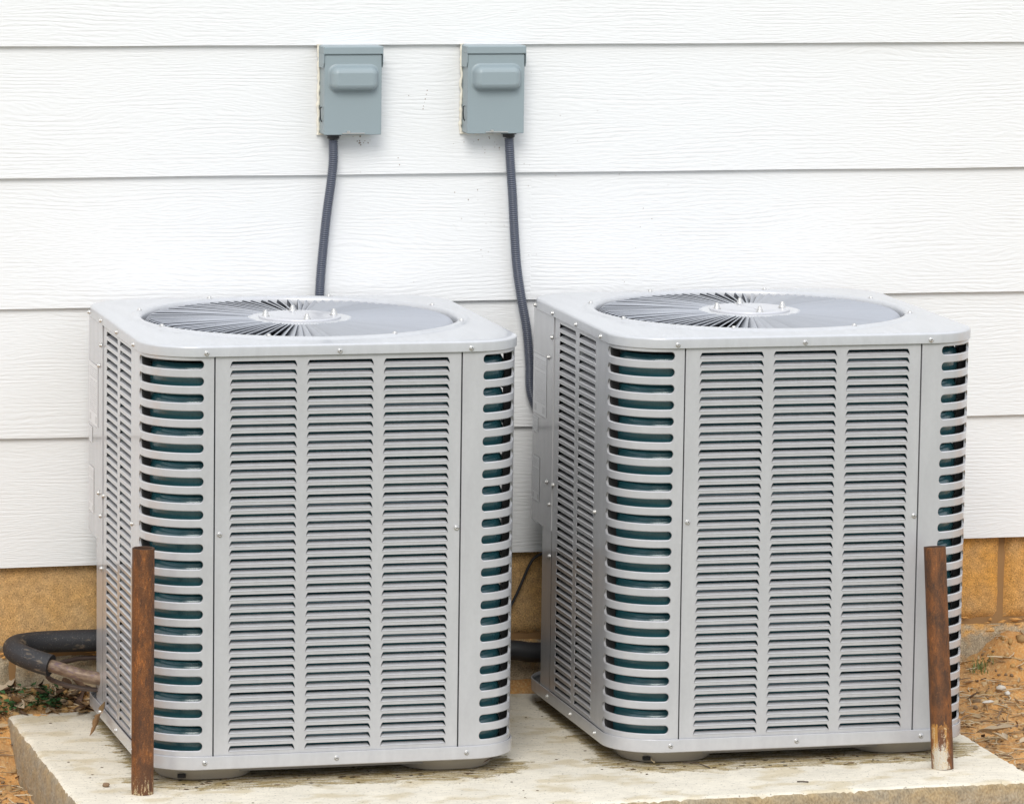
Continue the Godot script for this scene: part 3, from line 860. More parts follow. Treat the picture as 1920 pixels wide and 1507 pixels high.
func make_pad() -> void:
	var P := thing("concrete_pad", "pale stained concrete slab that carries both air conditioners", "concrete pad", Vector3(0.42, 0, 0.13))
	var off := -P.position
	var en := noise(91, 14.0, 3); var en2 := noise(92, 60.0, 2)
	var c := [Vector2(-0.541, -0.368), Vector2(1.377, -0.432), Vector2(1.377, 0.644), Vector2(-0.535, 0.705)]
	# outline with rounded corners and a chipped edge
	var ring := []
	for k in 4:
		var a: Vector2 = c[k]; var b: Vector2 = c[(k + 1) % 4]; var z: Vector2 = c[(k + 3) % 4]
		var rr := 0.022
		var s := a + (z - a).normalized() * rr; var e := a + (b - a).normalized() * rr
		for i in 5:
			var t := i / 4.0
			ring.append(s.lerp(a, t).lerp(a.lerp(e, t), t))
		var nxt := b + (a - b).normalized() * rr
		var m := int(e.distance_to(nxt) / 0.008)
		for i in range(1, m):
			ring.append(e.lerp(nxt, float(i) / m))
	var ctr := Vector2(0.42, 0.13)
	var rows := []
	for q in [Vector2(0.0, -0.16), Vector2(0.004, -0.10), Vector2(0.006, -0.05), Vector2(0.004, -0.014), Vector2(-0.001, -0.004), Vector2(-0.006, -0.0006), Vector2(-0.014, 0.0)]:
		var row := PackedVector3Array()
		for v: Vector2 in ring:
			var d := (v - ctr).normalized()
			var wob: float = 0.004 * en.get_noise_3d(v.x, q.y * 2.0, v.y) + 0.0022 * en2.get_noise_3d(v.x, q.y, v.y)
			var w: Vector2 = v + d * (q.x + wob * (1.0 if q.y < -0.0003 else 0.3))
			row.append(Vector3(w.x, q.y + (0.0018 * en.get_noise_2d(v.x * 2.0, v.y * 2.0) - maxf(0.0, en2.get_noise_2d(v.x, v.y) - 0.25) * 0.012 if q.y > -0.006 and q.y < -0.0001 else 0.0), w.y) + off)
		rows.append(row)
	var side := PackedVector3Array(); var suv := PackedVector2Array()
	var N := ring.size()
	for j in 5:
		for i in N:
			side.append(rows[j][i]); suv.append(Vector2(i * 0.008 / 1.1, -rows[j][i].y / 0.1375))
	var sb := MB.new(); sb.grid(side, N, 5, true, true, suv)
	part("slab_side", sb.mesh(), M.pad_side, P)
	var tb := MB.new(); var top := PackedVector3Array(); var tuv := PackedVector2Array()
	for j in range(4, 8):
		for i in N:
			var v: Vector3 = rows[j][i] if j < 7 else Vector3.ZERO
			top.append(v)
			var w: Vector3 = v - off
			tuv.append(Vector2((w.x + 0.545) / 1.92, (w.z + 0.43) / 1.12))
	# the flat of the slab as a fan of rings towards the middle
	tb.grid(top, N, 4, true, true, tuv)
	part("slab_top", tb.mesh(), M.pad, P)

# ---------------------------------------------------------------- boxes, cables, pipes
func rounded_bump(w: float, h: float, d: float, r: float) -> ArrayMesh:
	# soft pressed bump on the plane z = 0
	var mb := MB.new(); var rows := PackedVector3Array(); var nu := 0
	for q in [Vector2(-0.004, 0.0), Vector2(-0.001, 0.0012), Vector2(0.001, 0.004), Vector2(0.0025, 0.011), Vector2(0.0055, 0.0165), Vector2(0.010, 0.0195), Vector2(0.016, 0.0205)]:
		var ring := PackedVector3Array()
		for c in 4:
			var sx: float = [1, -1, -1, 1][c]; var sy: float = [1, 1, -1, -1][c]
			var rad := maxf(r - q.x, 0.003)
			for i in 9:
				var t := PI / 2 * c + PI / 2 * i / 8.0
				ring.append(Vector3(sx * (w / 2 - r) + cos(t) * rad, sy * (h / 2 - r) + sin(t) * rad, q.y * d / 0.0205))
		nu = ring.size(); rows.append_array(ring)
	var last := rows.slice(rows.size() - nu)
	mb.grid(rows, nu, 7, false, true)
	for i in nu:
		var n := Vector3(0, 0, 1)
		mb.tri(Vector3(0, 0, last[0].z), last[i], last[(i + 1) % nu], n, n, n)
	return mb.mesh()

func make_disconnect(called: String, label: String, x0: float, x1: float, hasp: Array, conduit_x: float) -> void:
	var B := thing(called, label, "electrical box", Vector3((x0 + x1) / 2, 1.3, -0.422), "electrical disconnect boxes on the wall")
	var w := x1 - x0; var h := w / 2
	var mb := MB.new(); mb.box(Vector3(-h + 0.001, -0.0922, 0.0), Vector3(h - 0.001, 0.088, 0.0495), 0.0016)
	part("enclosure", mb.mesh(), M.grey_box, B)
	mb = MB.new(); mb.box(Vector3(-h + 0.0005, -0.0927, 0.0502), Vector3(h - 0.0005, 0.074, 0.0528), 0.0011)
	var door := part("door", mb.mesh(), M.grey_box, B)
	part("handle_bulge", rounded_bump(0.1035, 0.0535, 0.0215, 0.017), M.grey_box, door, Transform3D(Basis(), Vector3(0.0005, 0.0255, 0.0527)))
	mb = MB.new(); mb.box(Vector3(-h - 0.0022, 0.0755, 0.002), Vector3(h + 0.0022, 0.0925, 0.0562), 0.002)
	# the hood's side flaps reach lower and slant back
	for s in [-1.0, 1.0]:
		var xo: float = s * (h + 0.0022); var xi: float = s * (h + 0.0006)
		var a := [Vector3(xo, 0.077, 0.004), Vector3(xo, 0.077, 0.0555), Vector3(xo, 0.058, 0.0555), Vector3(xo, 0.048, 0.050), Vector3(xo, 0.046, 0.004)]
		for k in range(1, 4):
			var nn := Vector3(s, 0, 0)
			if s < 0: mb.tri(a[0], a[k + 1], a[k], nn, nn, nn)
			else: mb.tri(a[0], a[k], a[k + 1], nn, nn, nn)
		for k in range(1, 4):
			var i0: Vector3 = a[k]; var i1: Vector3 = a[k + 1]
			mb.quad(i0, i1, Vector3(xi, i1.y, i1.z), Vector3(xi, i0.y, i0.z))
	part("rain_hood", mb.mesh(), M.grey_box, B)
	mb = MB.new()
	var hx0: float = hasp[0] - B.position.x; var hx1: float = hasp[1] - B.position.x
	mb.box(Vector3(hx0, -0.0905, 0.0530), Vector3(hx1, -0.0880, 0.0575), 0.0008)
	mb.box(Vector3(hx0 + 0.010, -0.0895, 0.0530), Vector3(hx0 + 0.017, -0.0840, 0.0580), 0.001)
	part("hasp", mb.mesh(), M.zinc, B)
	mb = MB.new()
	mb.tube(smooth_path([Vector3(-h - 0.0006, -0.036, 0.030), Vector3(-h - 0.004, -0.038, 0.034), Vector3(-h - 0.004, -0.058, 0.036), Vector3(-h - 0.0006, -0.066, 0.032)], 0.004), fill(maxi(int(1000), 0), 0.0013).slice(0, smooth_path([Vector3(-h - 0.0006, -0.036, 0.030), Vector3(-h - 0.004, -0.038, 0.034), Vector3(-h - 0.004, -0.058, 0.036), Vector3(-h - 0.0006, -0.066, 0.032)], 0.004).size()), 8)
	part("side_latch", mb.mesh(), M.black, B)
	# caulk smeared between box and boards
	var path := []
	var cn := noise(int(x0 * 1000), 60.0, 2)
	for i in 26:
		var y := lerpf(0.094, -0.096, i / 25.0)
		path.append(Vector3(-h - 0.0018 + 0.0022 * cn.get_noise_1d(y), y, 0.004))
	var sp := smooth_path(path, 0.004); var rad := PackedFloat32Array()
	for q in sp: rad.append(0.0032 + 0.0018 * cn.get_noise_1d(q.y * 1.7 + 3.0) + 0.002 * smoothstep(0.085, 0.095, q.y))
	mb = MB.new(); mb.tube(sp, rad, 8)
	path = []
	for i in 12:
		path.append(Vector3(lerpf(-h, h * 0.8, i / 11.0), -0.0945 + 0.002 * cn.get_noise_1d(i * 0.3), 0.003))
	sp = smooth_path(path, 0.004); rad = PackedFloat32Array()
	for q in sp: rad.append(0.003 + 0.002 * cn.get_noise_1d(q.x * 1.3 + 9.0))
	mb.tube(sp, rad, 8)
	part("caulk_bead", mb.mesh(), M.caulk, B)
	mb = MB.new(); var kx := conduit_x - B.position.x
	mb.lathe([Vector2(0.0110, -0.1030), Vector2(0.0128, -0.1022), Vector2(0.0128, -0.0965), Vector2(0.0165, -0.0960), Vector2(0.0165, -0.0924)], 20, Vector3(kx, 0, 0.026))
	part("conduit_fitting", mb.mesh(), M.black, B)

func make_conduit(called: String, label: String, pts: Array) -> void:
	var path := smooth_path(pts, 0.0011); var rad := PackedFloat32Array()
	for k in path.size():
		rad.append(0.0095 + (0.0009 if k % 4 < 2 else -0.0005))
	var mb := MB.new(); mb.tube(path, rad, 14)
	tag(part(called, mb.mesh(), M.conduit, self), label, "conduit", "flexible conduits to the air conditioners")

func make_tube(called: String, pts: Array, r: float, m: Material, seg := 16, step := 0.006) -> MeshInstance3D:
	var path := smooth_path(pts, step)
	var mb := MB.new(); mb.tube(path, fill(path.size(), r), seg)
	return part(called, mb.mesh(), m, self)

func make_rusty_pipe(called: String, label: String, base: Vector3, top: Vector3, r: float, k: int) -> void:
	var P := thing(called, label, "pipe", base, "rusty pipes standing on the pad")
	var L := base.distance_to(top)
	var y := (top - base).normalized(); var x := Vector3.RIGHT; x = (x - y * x.dot(y)).normalized()
	P.basis = Basis(x, y, x.cross(y))
	var mb := MB.new(); var p := PackedVector3Array(); var uv := PackedVector2Array()
	var en := noise(170 + k, 30.0, 2)
	for j in 30:
		var s := j / 29.0
		for i in 41:
			var a := -TAU * i / 40.0
			var rr := r * (1.0 + 0.006 * en.get_noise_3d(cos(a), s * L * 3.0, sin(a)))
			var dy := 0.0
			if j == 0: dy = 0.0
			if j == 29: dy = 0.0012 * en.get_noise_2d(cos(a) * 0.2, sin(a) * 0.2)
			p.append(Vector3(cos(a) * rr, s * L + dy, sin(a) * rr)); uv.append(Vector2(i / 40.0, 1.0 - s))
	mb.grid(p, 41, 30, false, false, uv)
	part("tube_wall", mb.mesh(), M["rust%d" % k], P)
	mb = MB.new()
	mb.lathe([Vector2(r - 0.0002, L - 0.0012), Vector2(r - 0.0008, L + 0.0005), Vector2(r - 0.0032, L + 0.0006), Vector2(r - 0.004, L - 0.001), Vector2(r - 0.004, 0.002)], 40)
	part("bore", mb.mesh(), M.rust_inside, P)

# ---------------------------------------------------------------- leaves and litter
func leaf_mesh(len: float, wid: float, curl: float, twist: float, lobes := 0) -> ArrayMesh:
	var mb := MB.new(); var p := PackedVector3Array(); var nu := 9; var nv := 13
	for j in nv:
		var s := j / (nv - 1.0)
		var w := wid * pow(sin(PI * pow(s, 0.8)), 0.8) * (1.0 - 0.25 * s)
		if lobes: w *= 0.72 + 0.38 * absf(sin(s * PI * lobes))
		for i in nu:
			var t := (i / (nu - 1.0)) * 2.0 - 1.0
			var a := curl * (s - 0.3) * 2.0
			var q := Vector3(t * w * cos(twist * t), absf(t) * w * 0.55 + sin(a) * len * 0.3 * s, s * len)
			q = q.rotated(Vector3.BACK, twist * (s - 0.5))
			p.append(q)
	mb.grid(p, nu, nv)
	var st := PackedVector3Array([Vector3(0, 0, 0), Vector3(0, -0.001, -len * 0.12), Vector3(0, 0.002, -len * 0.25)])
	mb.tube(st, PackedFloat32Array([0.0008, 0.0007, 0.0006]), 5)
	return mb.mesh()

func drop_leaf(called: String, label: String, at: Vector3, turn: Vector3, mesh: Mesh, m: Material, group := "") -> void:
	var o := part(called, mesh, m, self, Transform3D(Basis.from_euler(turn), at))
	tag(o, label, "dead leaf", group)

func scatter(called: String, label: String, mesh: Mesh, m: Material, xf: Array, cols: Array) -> void:
	var mm := MultiMesh.new(); mm.transform_format = MultiMesh.TRANSFORM_3D; mm.use_colors = true; mm.mesh = mesh
	mm.instance_count = xf.size()
	for k in xf.size():
		mm.set_instance_transform(k, xf[k]); mm.set_instance_color(k, cols[k])
	var o := MultiMeshInstance3D.new(); o.name = called; o.multimesh = mm; o.material_override = m
	add_child(o, true)
	tag(o, label, "litter", "", "stuff")

func litter_spot() -> Vector3:
	while true:
		var x := 0.0; var z := 0.0
		var r := rng.randf()
		if r < 0.30: x = rng.randf_range(-0.95, -0.545); z = rng.randf_range(-0.43, 0.75)
		elif r < 0.42: x = rng.randf_range(-0.6, -0.33); z = rng.randf_range(-0.435, -0.372)
		elif r < 0.90: x = rng.randf_range(1.38, 2.0); z = rng.randf_range(-0.43, 0.75)
		else: x = rng.randf_range(-0.6, 1.7); z = rng.randf_range(0.70, 0.95)
		return Vector3(x, ground_y(x, z), z)
	return Vector3.ZERO

func make_litter() -> void:
	var xf := []; var cols := []
	# straw and dry grass
	var mb := MB.new()
	mb.tube(PackedVector3Array([Vector3(-0.5, 0, 0), Vector3(-0.2, 0.03, 0.03), Vector3(0.15, 0.02, -0.02), Vector3(0.5, 0.0, 0.05)]), PackedFloat32Array([0.016, 0.022, 0.022, 0.010]), 5)
	var straw := mb.mesh()
	for k in 2600:
		var at := litter_spot(); var s := rng.randf_range(0.018, 0.075)
		if at.z < -0.36 and at.x < 0.4 and rng.randf() < 0.8: s *= 0.35
		var b := Basis.from_euler(Vector3(rng.randf_range(-0.25, 0.25), rng.randf() * TAU, rng.randf_range(-0.25, 0.25))).scaled(Vector3(s, s, s))
		xf.append(Transform3D(b, at + Vector3(0, 0.003, 0)))
		cols.append([lin(0.46, 0.35, 0.2), lin(0.34, 0.22, 0.11), lin(0.22, 0.14, 0.08), lin(0.55, 0.45, 0.3)][rng.randi() % 4])
	var cm := mat(Color.WHITE, 0.85); cm.vertex_color_use_as_albedo = true
	scatter("straw_litter", "dry straw and grass stems strewn over the clay beside the pad", straw, cm, xf, cols)
	xf = []; cols = []
	var lf := leaf_mesh(1.0, 0.3, 0.7, 0.5)
	for k in 620:
		var at := litter_spot(); var s := rng.randf_range(0.008, 0.028)
		if at.z < -0.35 and at.x < 0.4: s = rng.randf_range(0.025, 0.055)
		xf.append(Transform3D(Basis.from_euler(Vector3(rng.randf_range(-0.6, 0.6), rng.randf() * TAU, rng.randf_range(-0.7, 0.7))).scaled(Vector3(s, s, s)), at + Vector3(0, 0.004, 0)))
		cols.append([lin(0.26, 0.16, 0.08), lin(0.15, 0.09, 0.055), lin(0.38, 0.27, 0.15), lin(0.09, 0.055, 0.04), lin(0.45, 0.36, 0.25)][rng.randi() % 5])
	var lm := cm.duplicate(); lm.cull_mode = BaseMaterial3D.CULL_DISABLED
	scatter("leaf_litter", "broken brown leaves lying thick along the pad and the foundation", lf, lm, xf, cols)
	xf = []; cols = []
	var st := MB.new(); var sp := PackedVector3Array()
	for j in 5:
		for i in 9:
			var a := TAU * i / 8.0; var e := PI * (j / 4.0 - 0.5)
			var r := 1.0 + 0.25 * sin(i * 2.3 + j * 1.7) * cos(e)
			sp.append(Vector3(cos(a) * cos(e) * r, sin(e) * 0.7, sin(a) * cos(e) * r))
	st.grid(sp, 9, 5, true)
	for k in 3400:
		var at := litter_spot(); var s := rng.randf_range(0.001, 0.005) * (2.8 if rng.randf() < 0.12 else 1.0)
		xf.append(Transform3D(Basis.from_euler(Vector3(rng.randf() * TAU, rng.randf() * TAU, 0)).scaled(Vector3(s, s, s)), at))
		cols.append([lin(0.42, 0.25, 0.09), lin(0.33, 0.2, 0.08), lin(0.48, 0.34, 0.18), lin(0.2, 0.13, 0.07)][rng.randi() % 4])
	scatter("clay_crumbs", "small crumbs of orange clay and grit on the ground", st.mesh(), cm, xf, cols)
	# bits washed out from under the cabinets, lying on the slab
	xf = []; cols = []
	for k in 240:
		var u: Vector3 = [Vector3.ZERO, UNIT2][k % 2]
		var x := rng.randf_range(-0.36, 0.36); var z := 0.30 + rng.randf() * 0.10 + 0.02 * rng.randfn()
		var s := rng.randf_range(0.0006, 0.0024)
		xf.append(Transform3D(Basis.from_euler(Vector3(0, rng.randf() * TAU, 0)).scaled(Vector3(s * rng.randf_range(1.0, 3.5), s * 0.6, s)), u + Vector3(x, 0.0012, z)))
		cols.append([lin(0.05, 0.035, 0.02), lin(0.10, 0.065, 0.03), lin(0.16, 0.10, 0.05)][rng.randi() % 3])
	for k in 130:
		var s := rng.randf_range(0.0005, 0.0018)
		xf.append(Transform3D(Basis.from_euler(Vector3(0, rng.randf() * TAU, 0)).scaled(Vector3(s * 2.0, s * 0.6, s)), Vector3(rng.randf_range(-0.52, 1.36), 0.001, rng.randf_range(-0.34, 0.62))))
		cols.append(lin(0.12, 0.08, 0.045))
	scatter("slab_grit", "dark grit and crumbs lying on the concrete slab", st.mesh(), cm, xf, cols)

# ---------------------------------------------------------------- build
func _ready() -> void:
	rng.seed = 4711
	# camera: solved from the photograph (a long lens, ten metres off to the left)
	var cam := Camera3D.new(); cam.name = "camera"
	cam.transform = Transform3D(Basis(Vector3(0.96873021, 0.01344781, 0.24775174), Vector3(0.0220854, 0.98989293, -0.14008652), Vector3(-0.24713156, 0.14117774, 0.95864219)), Vector3(-2.10311379, 2.14591075, 9.88836606))
	cam.fov = 9.126846; cam.near = 0.1; cam.far = 200.0
	add_child(cam); cam.current = true
	# bright overcast sky
	var env := Environment.new()
	env.background_mode = Environment.BG_SKY
	var sky := Sky.new(); var pm := ProceduralSkyMaterial.new()
	pm.sky_top_color = Color(0.92, 0.95, 1.0); pm.sky_horizon_color = Color(0.81, 0.83, 0.865); pm.sky_curve = 0.3
	pm.ground_bottom_color = Color(0.42, 0.40, 0.36); pm.ground_horizon_color = Color(0.70, 0.70, 0.70)
	sky.sky_material = pm; env.sky = sky
	env.tonemap_mode = Environment.TONE_MAPPER_LINEAR; env.tonemap_exposure = 1.72
	env.sdfgi_enabled = true; env.ssao_enabled = true; env.ssil_enabled = true
	var we := WorldEnvironment.new(); we.name = "environment"; we.environment = env; add_child(we)
	var sun := DirectionalLight3D.new(); sun.name = "sun"
	sun.light_energy = 0.42; sun.light_angular_distance = 30.0; sun.light_color = Color(1.0, 0.99, 0.975)
	sun.shadow_enabled = true
	sun.transform = Transform3D.IDENTITY.looking_at(Vector3(0.33, -0.85, -0.93), Vector3.UP)
	add_child(sun)
	make_materials()
	# setting
	make_ground()
	make_house()
	make_pad()
	# the two units
	var u1 := make_unit()
	var u2: Node3D = u1.duplicate(); u2.name = "air_conditioner_001"; add_child(u2)
	u2.position = UNIT2
	tag(u1, "grey louvered air conditioner on the left, behind the upright rusty pipe", "air conditioner", "outdoor air conditioner units")
	tag(u2, "grey louvered air conditioner on the right, with the leaning rusty pipe before it", "air conditioner", "outdoor air conditioner units")
	# wall boxes and their conduits
	make_disconnect("disconnect_box", "grey-blue electrical disconnect box above the left air conditioner", 0.1272, 0.2507, [0.1662, 0.2142], 0.1535)
	make_disconnect("disconnect_box_001", "grey-blue electrical disconnect box on the right, nearer the middle of the wall", 0.4352, 0.5594, [0.4755, 0.5242], 0.5330)
	make_conduit("conduit", "dark ribbed conduit dropping straight behind the left air conditioner", [Vector3(0.1535, 1.195, -0.399), Vector3(0.1545, 1.154, -0.399), Vector3(0.1505, 1.109, -0.399), Vector3(0.142, 1.042, -0.4005), Vector3(0.1357, 0.9746, -0.4025), Vector3(0.1305, 0.907, -0.4045), Vector3(0.128, 0.85, -0.4055), Vector3(0.124, 0.78, -0.4055), Vector3(0.10, 0.70, -0.4055)])
	make_conduit("conduit_001", "long dark ribbed conduit curving down between the two air conditioners", [Vector3(0.5345, 1.195, -0.399), Vector3(0.5385, 1.139, -0.399), Vector3(0.544, 1.071, -0.399), Vector3(0.5487, 1.003, -0.400), Vector3(0.556, 0.923, -0.402), Vector3(0.567, 0.8545, -0.4025), Vector3(0.580, 0.786, -0.4025), Vector3(0.587, 0.717, -0.4025), Vector3(0.594, 0.64, -0.4025), Vector3(0.64, 0.57, -0.4035), Vector3(0.72, 0.55, -0.4035)])
	# refrigerant lines
	var hose := make_tube("insulated_hose", [Vector3(0.10, 0.142, -0.408), Vector3(-0.25, 0.143, -0.408), Vector3(-0.40, 0.1445, -0.406), Vector3(-0.475, 0.1455, -0.394), Vector3(-0.519, 0.146, -0.366), Vector3(-0.531, 0.143, -0.331), Vector3(-0.517, 0.137, -0.294), Vector3(-0.489, 0.130, -0.262), Vector3(-0.468, 0.125, -0.246)], 0.0232, M.foam, 24)
	tag(hose, "black foam-insulated pipe looping out beside the left air conditioner", "insulated pipe")
	var cu := make_tube("copper_pipe", [Vector3(-0.500, 0.133, -0.275), Vector3(-0.47, 0.1255, -0.247), Vector3(-0.44, 0.118, -0.226), Vector3(-0.405, 0.109, -0.207), Vector3(-0.36, 0.102, -0.192), Vector3(-0.31, 0.099, -0.186)], 0.0135, M.copper, 18)
	tag(cu, "dull copper pipe running from the black foam sleeve into the left cabinet", "copper pipe")
	var thin := make_tube("thin_copper_pipe", [Vector3(-0.10, 0.098, -0.425), Vector3(-0.34, 0.105, -0.415), Vector3(-0.40, 0.104, -0.400), Vector3(-0.440, 0.100, -0.368), Vector3(-0.462, 0.095, -0.325), Vector3(-0.463, 0.089, -0.285), Vector3(-0.437, 0.083, -0.248), Vector3(-0.400, 0.078, -0.226), Vector3(-0.36, 0.076, -0.212), Vector3(-0.31, 0.075, -0.205)], 0.0052, M.copper_dark, 10)
	tag(thin, "thin dark liquid line looping under the copper pipe", "copper pipe")
	var hose2 := make_tube("taped_hose", [Vector3(0.30, 0.090, -0.404), Vector3(0.50, 0.091, -0.404), Vector3(0.56, 0.092, -0.403), Vector3(0.60, 0.086, -0.402), Vector3(0.66, 0.085, -0.403), Vector3(0.78, 0.085, -0.404)], 0.0215, M.black, 20)
	tag(hose2, "glossy black taped pipe behind the gap between the two cabinets", "insulated pipe")
	var wire := make_tube("control_cable", [Vector3(0.52, 0.150, -0.424), Vector3(0.552, 0.176, -0.424), Vector3(0.570, 0.207, -0.424), Vector3(0.588, 0.248, -0.424), Vector3(0.600, 0.274, -0.424), Vector3(0.616, 0.292, -0.423), Vector3(0.66, 0.31, -0.41)], 0.0030, M.black, 8, 0.004)
	tag(wire, "thin dark cable hanging against the foundation between the cabinets", "cable")
	# rusty pipes
	make_rusty_pipe("rusty_pipe", "upright brown rusty pipe before the left air conditioner", Vector3(-0.3968, 0, 0.4285), Vector3(-0.3958, 0.4835, 0.4255), 0.0217, 0)
	make_rusty_pipe("rusty_pipe_001", "leaning rusty pipe with white paint at its foot, right front of the pad", Vector3(1.2215, -0.001, 0.503), Vector3(1.2095, 0.4435, 0.455), 0.0222, 1)
	make_details()
	make_litter()

func make_details() -> void:
	# leaf caught on the left cabinet
	drop_leaf("dead_leaf", "curled brown leaf caught on the lower left edge of the left cabinet", Vector3(-0.390, 0.052, -0.095), Vector3(0.9, 3.5, 0.3), leaf_mesh(0.060, 0.012, -0.5, 0.9, 3), M.leaf[0])
	drop_leaf("dead_leaf_001", "folded orange-brown leaf scrap lying on the base rim of the left cabinet", Vector3(-0.387, 0.058, -0.085), Vector3(-0.9, 0.3, 0.5), leaf_mesh(0.028, 0.013, 0.4, 0.5), M.leaf[2])
	# heap of leaves in the corner behind the pad, left
	var spots := [Vector3(-0.395, 0.022, -0.405), Vector3(-0.365, 0.030, -0.41), Vector3(-0.425, 0.018, -0.40), Vector3(-0.452, 0.02, -0.41), Vector3(-0.38, 0.016, -0.385), Vector3(-0.48, 0.022, -0.415)]
	var what := ["large curled brown leaf in the heap nearest the left cabinet's rear edge", "upright brown leaf at the top of the heap behind the pad corner", "flat tan leaf in the middle of the heap behind the pad corner", "dark brown folded leaf at the left of the heap behind the pad", "small dark leaf at the foot of the heap beside the base rim", "light brown leaf farthest left against the foundation"]
	for k in spots.size():
		drop_leaf("dead_leaf_%03d" % (k + 2), what[k], spots[k], Vector3(rng.randf_range(-0.7, 0.2), rng.randf() * TAU, rng.randf_range(-0.5, 0.5)), leaf_mesh(rng.randf_range(0.045, 0.07), rng.randf_range(0.014, 0.022), rng.randf_range(-0.8, 0.8), rng.randf_range(-0.9, 0.9), k % 3), M.leaf[[1, 1, 2, 4, 4, 2][k]], "dead leaves heaped behind the pad")
	# right side: pale leaf by the pad edge
	drop_leaf("dead_leaf_008", "large pale dry leaf at the right edge of the pad", Vector3(1.398, 0.004, 0.205), Vector3(-0.15, 0.9, 0.1), leaf_mesh(0.09, 0.020, 0.3, 0.5, 2), M.leaf[3])
	drop_leaf("dead_leaf_009", "narrow pale dry leaf crossing the large one at the pad's right edge", Vector3(1.402, 0.012, 0.25), Vector3(-0.1, 0.35, -0.2), leaf_mesh(0.075, 0.010, -0.3, 0.4), M.leaf[3])
	drop_leaf("dead_leaf_010", "grey-brown leaf on the clay at the far right, low in the picture", Vector3(1.46, 0.0, 0.30), Vector3(0.1, 2.0, 0.2), leaf_mesh(0.06, 0.016, 0.5, 0.5), M.leaf[3])
	# pale stones on the clay, right
	var stone := func(called: String, label: String, at: Vector3, size: Vector3, seed_: int, m: Material) -> void:
		var mb := MB.new(); var p := PackedVector3Array(); var sn := noise(seed_, 0.9, 2)
		for j in 8:
			for i in 13:
				var a := TAU * (i % 12) / 12.0; var e := PI * (j / 7.0 - 0.5)
				var d := Vector3(cos(a) * cos(e), sin(e), sin(a) * cos(e))
				p.append(d * size * (1.0 + 0.35 * sn.get_noise_3d(d.x, d.y, d.z)))
		mb.grid(p, 13, 8, true)
		tag(part(called, mb.mesh(), m, self, Transform3D(Basis(Vector3.UP, seed_ * 0.7), at)), label, "stone")
	stone.call("pale_stone", "whitish stone on the clay, upper one of the close pair", Vector3(1.612, 0.004, -0.235), Vector3(0.0095, 0.006, 0.013), 3, M.stone)
	stone.call("pale_stone_001", "smaller whitish stone just below its neighbour on the clay", Vector3(1.606, 0.003, -0.178), Vector3(0.0065, 0.005, 0.0095), 4, M.stone)
	stone.call("pale_chip", "long flat white chip lying on the straw at the right", Vector3(1.528, 0.006, -0.085), Vector3(0.016, 0.003, 0.007), 5, M.stone)
	stone.call("brown_pebble", "small brown pebble on the slab left of the upright rusty pipe", Vector3(-0.456, 0.004, 0.358), Vector3(0.0062, 0.0045, 0.0075), 6, M.pebble)
	# twigs on the slab
	var twig := func(called: String, label: String, pts: Array, r: float, m: Material) -> void:
		var o := make_tube(called, pts, r, m, 6, 0.004); tag(o, label, "twig")
	twig.call("twig", "short dark twig on the slab in front of the right cabinet", [Vector3(0.892, 0.002, 0.575), Vector3(0.90, 0.003, 0.580), Vector3(0.913, 0.002, 0.583)], 0.0013, M.twig)
	twig.call("twig_001", "curved dark twig poking out under the right cabinet's front left foot", [Vector3(0.715, 0.004, 0.37), Vector3(0.74, 0.005, 0.388), Vector3(0.758, 0.002, 0.42)], 0.0012, M.twig)
	twig.call("straw_wisp", "pale straw wisp hanging under the right cabinet's front left corner", [Vector3(0.648, 0.031, 0.345), Vector3(0.649, 0.020, 0.350), Vector3(0.655, 0.008, 0.354), Vector3(0.660, 0.004, 0.360)], 0.0016, M.straw)
	twig.call("straw_wisp_001", "short pale straw wisp under the rim, left of the longer one", [Vector3(0.611, 0.031, 0.312), Vector3(0.612, 0.022, 0.316), Vector3(0.614, 0.017, 0.318)], 0.0014, M.straw)
	# clump of debris by the left cabinet
	drop_leaf("dead_leaf_011", "dark wet leaf clump on the slab under the left cabinet's side", Vector3(-0.355, 0.004, -0.02), Vector3(-0.3, 0.3, 0.3), leaf_mesh(0.06, 0.014, 0.5, 0.9, 3), M.leaf[4])
	drop_leaf("dead_leaf_012", "dark leaf debris on the slab at the front right foot of the left cabinet", Vector3(0.30, 0.004, 0.325), Vector3(-0.3, 1.9, 0.3), leaf_mesh(0.045, 0.012, 0.5, 1.2, 3), M.leaf[4])
	# green weeds, left behind the slab
	var gb := MB.new()
	for k in 150:
		var at := Vector3(rng.randf_range(-0.60, -0.455), 0, rng.randf_range(-0.415, -0.365))
		if rng.randf() < 0.35: at.x = rng.randf_range(-0.455, -0.42)
		at.y = ground_y(at.x, at.z) + rng.randf_range(0.003, 0.016)
		var b := Basis.from_euler(Vector3(rng.randf_range(-0.6, 0.3), rng.randf() * TAU, rng.randf_range(-0.4, 0.4)))
		var l := rng.randf_range(0.010, 0.021)
		var q := [Vector3(0, 0, 0), Vector3(l * 0.38, l * 0.15, l * 0.5), Vector3(0, -l * 0.05, l), Vector3(-l * 0.38, l * 0.15, l * 0.5)]
		for i in 4: q[i] = at + b * q[i]
		gb.quad(q[0] + Vector3(0, 0.006, 0), q[1] + Vector3(0, 0.006, 0), q[2] + Vector3(0, 0.006, 0), q[3] + Vector3(0, 0.006, 0))
	tag(part("green_weeds", gb.mesh(), M.green, self), "low patch of small green weeds behind the pad's left corner", "weeds", "", "stuff")
	# grass tuft by the mound, right
	var tb := MB.new()
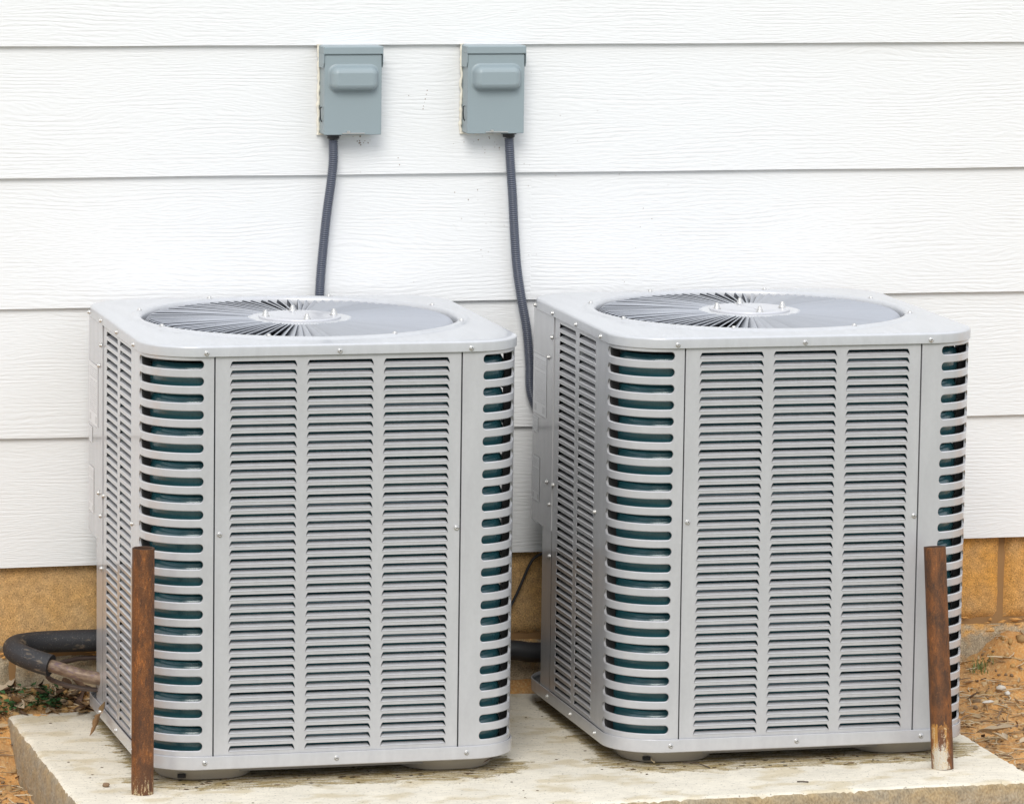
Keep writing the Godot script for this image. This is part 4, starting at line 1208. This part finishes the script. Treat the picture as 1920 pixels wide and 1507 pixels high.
	for k in 46:
		var a := rng.randf() * TAU; var l := rng.randf_range(0.018, 0.05); var lean := rng.randf_range(0.2, 0.9)
		var o := Vector3(1.612 + 0.014 * rng.randfn(), 0, -0.375 + 0.010 * rng.randfn()); o.y = ground_y(o.x, o.z) - 0.002
		var d := Vector3(cos(a), 0, sin(a)); var s := d.cross(Vector3.UP) * 0.0015
		var pr := o
		for i in 3:
			var t0 := i / 3.0; var t1 := (i + 1) / 3.0
			var p0 := o + d * lean * l * t0 * t0 + Vector3.UP * l * t0 * (1.0 - 0.3 * t0); var p1 := o + d * lean * l * t1 * t1 + Vector3.UP * l * t1 * (1.0 - 0.3 * t1)
			tb.quad(p0 - s * (1.0 - t0), p0 + s * (1.0 - t0), p1 + s * (1.0 - t1 + 0.05), p1 - s * (1.0 - t1 + 0.05))
	tag(part("grass_tuft", tb.mesh(), M.grass, self), "small tuft of grass against the clay mound at the right", "grass")
	# mud specks on the boards
	var mk := MB.new()
	for q in [Vector2(0.3617, 1.2951), Vector2(0.3598, 1.2865), Vector2(0.3575, 1.277), Vector2(0.356, 1.270), Vector2(0.3538, 1.262), Vector2(0.3529, 1.256)]:
		speck(mk, q, rng.randf_range(0.0006, 0.0014))
	for k in 46:
		speck(mk, Vector2(rng.randf_range(0.2, 0.9), 0.87 + rng.randf() * 0.5), rng.randf_range(0.0003, 0.0010))
	for k in 16:
		speck(mk, Vector2(0.50 + 0.03 * rng.randfn(), 1.185 + 0.012 * rng.randfn()), rng.randf_range(0.0005, 0.0014))
	for k in 12:
		speck(mk, Vector2(0.215 + 0.012 * rng.randfn(), 1.188 + 0.008 * rng.randfn()), rng.randf_range(0.0005, 0.0016))
	for k in 14:
		speck(mk, Vector2(rng.randf_range(0.42, 0.5), 1.04 + 0.06 * rng.randfn()), rng.randf_range(0.0004, 0.0012))
	tag(part("mud_specks", mk.mesh(), M.pebble, self), "fine brown mud specks splashed on the white boards", "dirt", "", "stuff")

func speck(mb: MB, q: Vector2, r: float) -> void:
	# a small dome of dried mud on the board's face
	var row := fposmod(q.y - 0.3016, 0.2725)
	var z := lerpf(-0.4196, -0.4296, row / 0.285) + 0.0004
	var p := PackedVector3Array(); var ph := rng.randf() * TAU
	for s in [1.0, 0.6, 0.02]:
		for i in 7:
			var a := TAU * (i % 6) / 6.0
			p.append(Vector3(q.x + cos(a) * r * s * (1.0 + 0.4 * sin(a * 2 + ph)), q.y + sin(a) * r * s * 1.2, z + r * 0.5 * (1.0 - s)))
	mb.grid(p, 7, 3)
